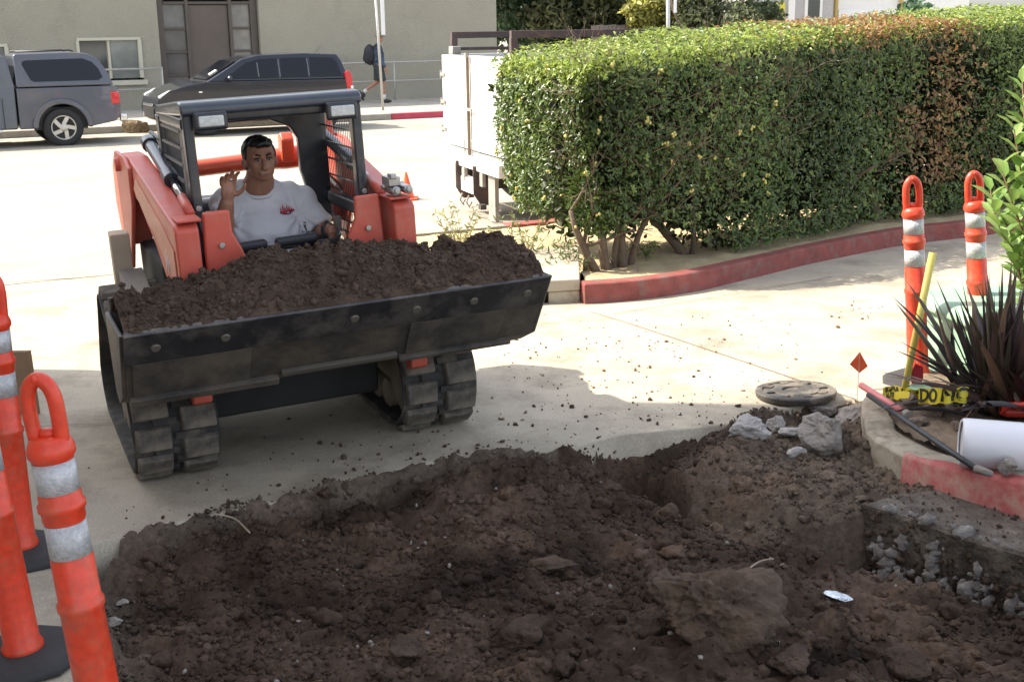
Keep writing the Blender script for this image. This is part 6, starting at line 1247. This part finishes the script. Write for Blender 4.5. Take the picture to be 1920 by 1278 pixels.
def ribbon(pts, w_, body, size, upv=(0, 0, 1), off=.01):
    c = catmull([p - T0 for p in pts], 8); vs = []; fs = []; L_ = [0]
    for i, p in enumerate(c):
        if i: L_.append(L_[-1] + (p - c[i - 1]).length)
        u_ = (Vector(upv) + Vector((0, .3 * math.sin(i * .7), 0))).normalized(); vs += [p - u_ * w_ / 2, p + u_ * w_ / 2]
    for i in range(len(c) - 1): fs.append((2 * i, 2 * i + 1, 2 * i + 3, 2 * i + 2))
    o = MB().add(vs, fs).build('tape_strip', tape_m, tp, smooth=True)
    me = text_mesh(body, size)
    def ev(s_):
        s_ = min(max(s_, 0), L_[-1] - 1e-5); i = max(j for j in range(len(L_) - 1) if L_[j] <= s_); t = (s_ - L_[i]) / (L_[i + 1] - L_[i]); a = Vector(vs[2 * i]).lerp(Vector(vs[2 * i + 2]), t); b = Vector(vs[2 * i + 1]).lerp(Vector(vs[2 * i + 3]), t); tg = (c[i + 1] - c[i]).normalized(); return a, b, tg
    for v in me.vertices:
        a, b, tg = ev(v.co.x + off); n__ = tg.cross(b - a).normalized(); n__ = n__ if n__.y < 0 else -n__; v.co = a.lerp(b, .5 + v.co.y / w_) + n__ * (.0022 + v.co.z)
    me.materials.clear(); me.materials.append(ink); q = bpy.data.objects.new('lettering', me); COL.objects.link(q); q.parent = o
ribbon([on_bed(1655, 740, .02), on_bed(1672, 735, .04), on_bed(1690, 738, .05), on_bed(1712, 742, .035), on_bed(1745, 742, .03), on_bed(1775, 742, .03)], .07, 'ION CAUTION', .075)
ribbon([on_bed(1722, 742, .10), on_bed(1742, 742, .115), on_bed(1765, 742, .14), on_bed(1790, 740, .15), on_bed(1815, 740, .155)], .075, 'DO NOT', .085)
ribbon([on_bed(1660, 742, .06), on_bed(1680, 740, .10), on_bed(1705, 740, .125)], .035, 'AUTI', .04)
# ---- pale green utility box
gb = empty('utility_box', (2.74, 6.42, .02), R(10), 'pale green plastic utility box behind the dark flax', 'utility box'); gm = mat('pale green plastic', (.25, .40, .28), .5, var=.05, scale=3, coat=.1, dirt=(.25, .3, .22), dirt_amt=.2)
MB().box((.0, 0, .20), (.98, .62, .40), taper=.95).build('box_body', gm, gb, bevel=.03, seg=3); MB().box((.0, 0, .435), (1.03, .67, .075), taper=.93).build('lid', gm, gb, bevel=.03, seg=3)
MB().box((-.42, -.322, .22), (.05, .02, .34)).build('rib', mat('darker green plastic', (.13, .22, .16), .5), gb, bevel=.006); MB().box((0, 0, .0), (1.06, .70, .05)).build('base_frame', gm, gb, bevel=.01)
MB().box((.2, 0, .476), (.34, .18, .008)).build('lid_panel', MATS['darker green plastic'], gb, bevel=.003)
tag_ = MB(); 
gl = empty('ground_box', on_bed(1775, 745), R(-25), 'small rounded pale green lid in the bed under the flax', 'utility box'); MB().prism([(.19 * math.cos(t * PI / 12) * (1 if True else 1), .10 * math.sin(t * PI / 12)) for t in range(24)], -.03, .045, ax='z').build('lid', gm, gl, bevel=.02, seg=3)
# ---- iron cover lying on the driveway
mc = empty('manhole_cover', G2(1492, 745), .2, 'round black iron cover lying loose on the driveway', 'cover'); irn = mat('rough cast iron', (.06, .055, .05), .6, .3, scale=12, col2=(.10, .09, .08), bump=.5, bscale=60, dirt=(.26, .22, .17), dirt_amt=.5, dirt_scale=8)
mc.rotation_euler = (R(-2.5), R(-1), .2)
MB().lathe([(.17, .0), (.200, .010), (.206, .035), (.202, .043), (.17, .045), (.168, .038), (.12, .038), (.118, .045), (.07, .045), (.068, .034), (.02, .034), (.001, .034)], 40).build('cover_plate', irn, mc, bevel=.002)
for k in range(8): a = k * PI / 4; MB().box((math.cos(a) * .144, math.sin(a) * .144, .043), (.045, .035, .010), rot=(0, 0, a)).build('raised_lug', irn, mc, bevel=.003)
# ---- delineator posts
orp = mat('delineator orange', (.72, .052, .018), .42, var=.05, scale=6, coat=.15, dirt=(.50, .11, .06), dirt_amt=.45, dirt_scale=7, fine=40, fine_amt=.10); refl = mat('reflective sheeting', (.50, .50, .52), .28, var=.14, scale=30, bump=.4, bscale=120, spec=.9, dirt=(.36, .34, .33), dirt_amt=.45, dirt_scale=12, fine=90, fine_amt=.12); rbb = mat('rubber base', (.035, .034, .034), .85, var=.2, bump=.3)
def delineator(p, lean, rz, label, h=1.07):
    e_ = empty('delineator_post', p, 0, label, 'delineator', 'orange delineator posts around the dug area'); e_.rotation_mode = 'QUATERNION'
    e_.rotation_quaternion = Vector((0, 0, 1)).rotation_difference(Vector((lean[0], lean[1], 1)).normalized()) @ Euler((0, 0, rz)).to_quaternion()
    r0 = .0505
    pr = [(.064, .03), (.064, .055), (.055, .072), (.0535, .30), (.0535, .485), (.058, .492), (.058, .508), (.0525, .515), (.052, .625), (.049, .630), (.049, .745 - .02), (.052, .730), (.052, .752), (.0575, .757), (.0575, .772), (.052, .777), (.052, .795), (.049, .800), (.049, .885), (.052, .889), (.0575, .898), (.0575, .912), (.053, .925), (.046, .940), (.01, .946)]
    MB().lathe(pr, 40).build('post_body', orp, e_, smooth=True)
    for z0, z1 in ((.635, .722), (.803, .882)): MB().lathe([(.0495, z0), (.0508, z0), (.0508, z1), (.0495, z1)], 40, cap=False).build('reflective_band', refl, e_, smooth=True)
    hd = MB(); hp = [(-.032, 0, .91), (-.035, 0, .98), (-.034, 0, 1.035), (-.023, 0, 1.070), (0, 0, 1.086), (.023, 0, 1.070), (.034, 0, 1.035), (.035, 0, .98), (.032, 0, .91)]; hd.tube(catmull(hp, 3), .0185, n=12); hd.ell((0, -.0, .950), (.022, .018, .014)); hd.ell((0, -.012, 1.088), (.010, .010, .010))
    hd.build('handle', orp, e_, smooth=True)
    MB().lathe([(.20, .0), (.20, .018), (.175, .034), (.075, .042), (.062, .042)], 8).build('rubber_base', rbb, e_, bevel=.006)
    return e_
def base_at(px, py): return G2(px, py)
T_ = CP + ray(68, 699) * 2.93; delineator(Vector((T_.x + .085, T_.y, T_.z - 1.098)), (-.078, .0), -.1, 'nearest orange delineator post, lower half cut by the frame, at the soil edge')
delineator(G(48, 1236), (-.075, .0), .1, 'orange delineator post at the left edge on a large black rubber base')
delineator(G(42, 1040), (.0, .0), .1, 'orange delineator post farthest back of the left group, before the wooden board')
delineator(G2(1722, 716), (-.095, .0), .1, 'orange delineator post right of the driveway with yellow handle against it')
delineator(G2(1838, 694), (-.11, .0), .15, 'rightmost orange delineator post, standing behind the green box')
# wooden board standing behind the left delineators
wb_ = empty('wooden_board', G(50, 775) + Vector((0, 0, 0)), R(-10), 'short plain wooden board standing upright behind the left delineators', 'board'); MB().box((0, 0, .165), (.125, .04, .35), rot=(0, -.04, 0)).build('plank', mat('raw timber', (.30, .20, .12), .8, scale=5, col2=(.22, .14, .085), bump=.2), wb_, bevel=.004)
# leaf litter at the far kerb behind the pickup
ll_ = rock('debris_pile', S(4.75, 26.45, .10), .28, mat('dry leaf litter', (.14, .09, .055), .95, scale=20, col2=(.28, .22, .13), bump=1, bscale=30, bdist=.04), 'heap of dry leaf litter on the kerb behind the pickup tail', 'debris', 301, sc=(1.2, .6, .7))
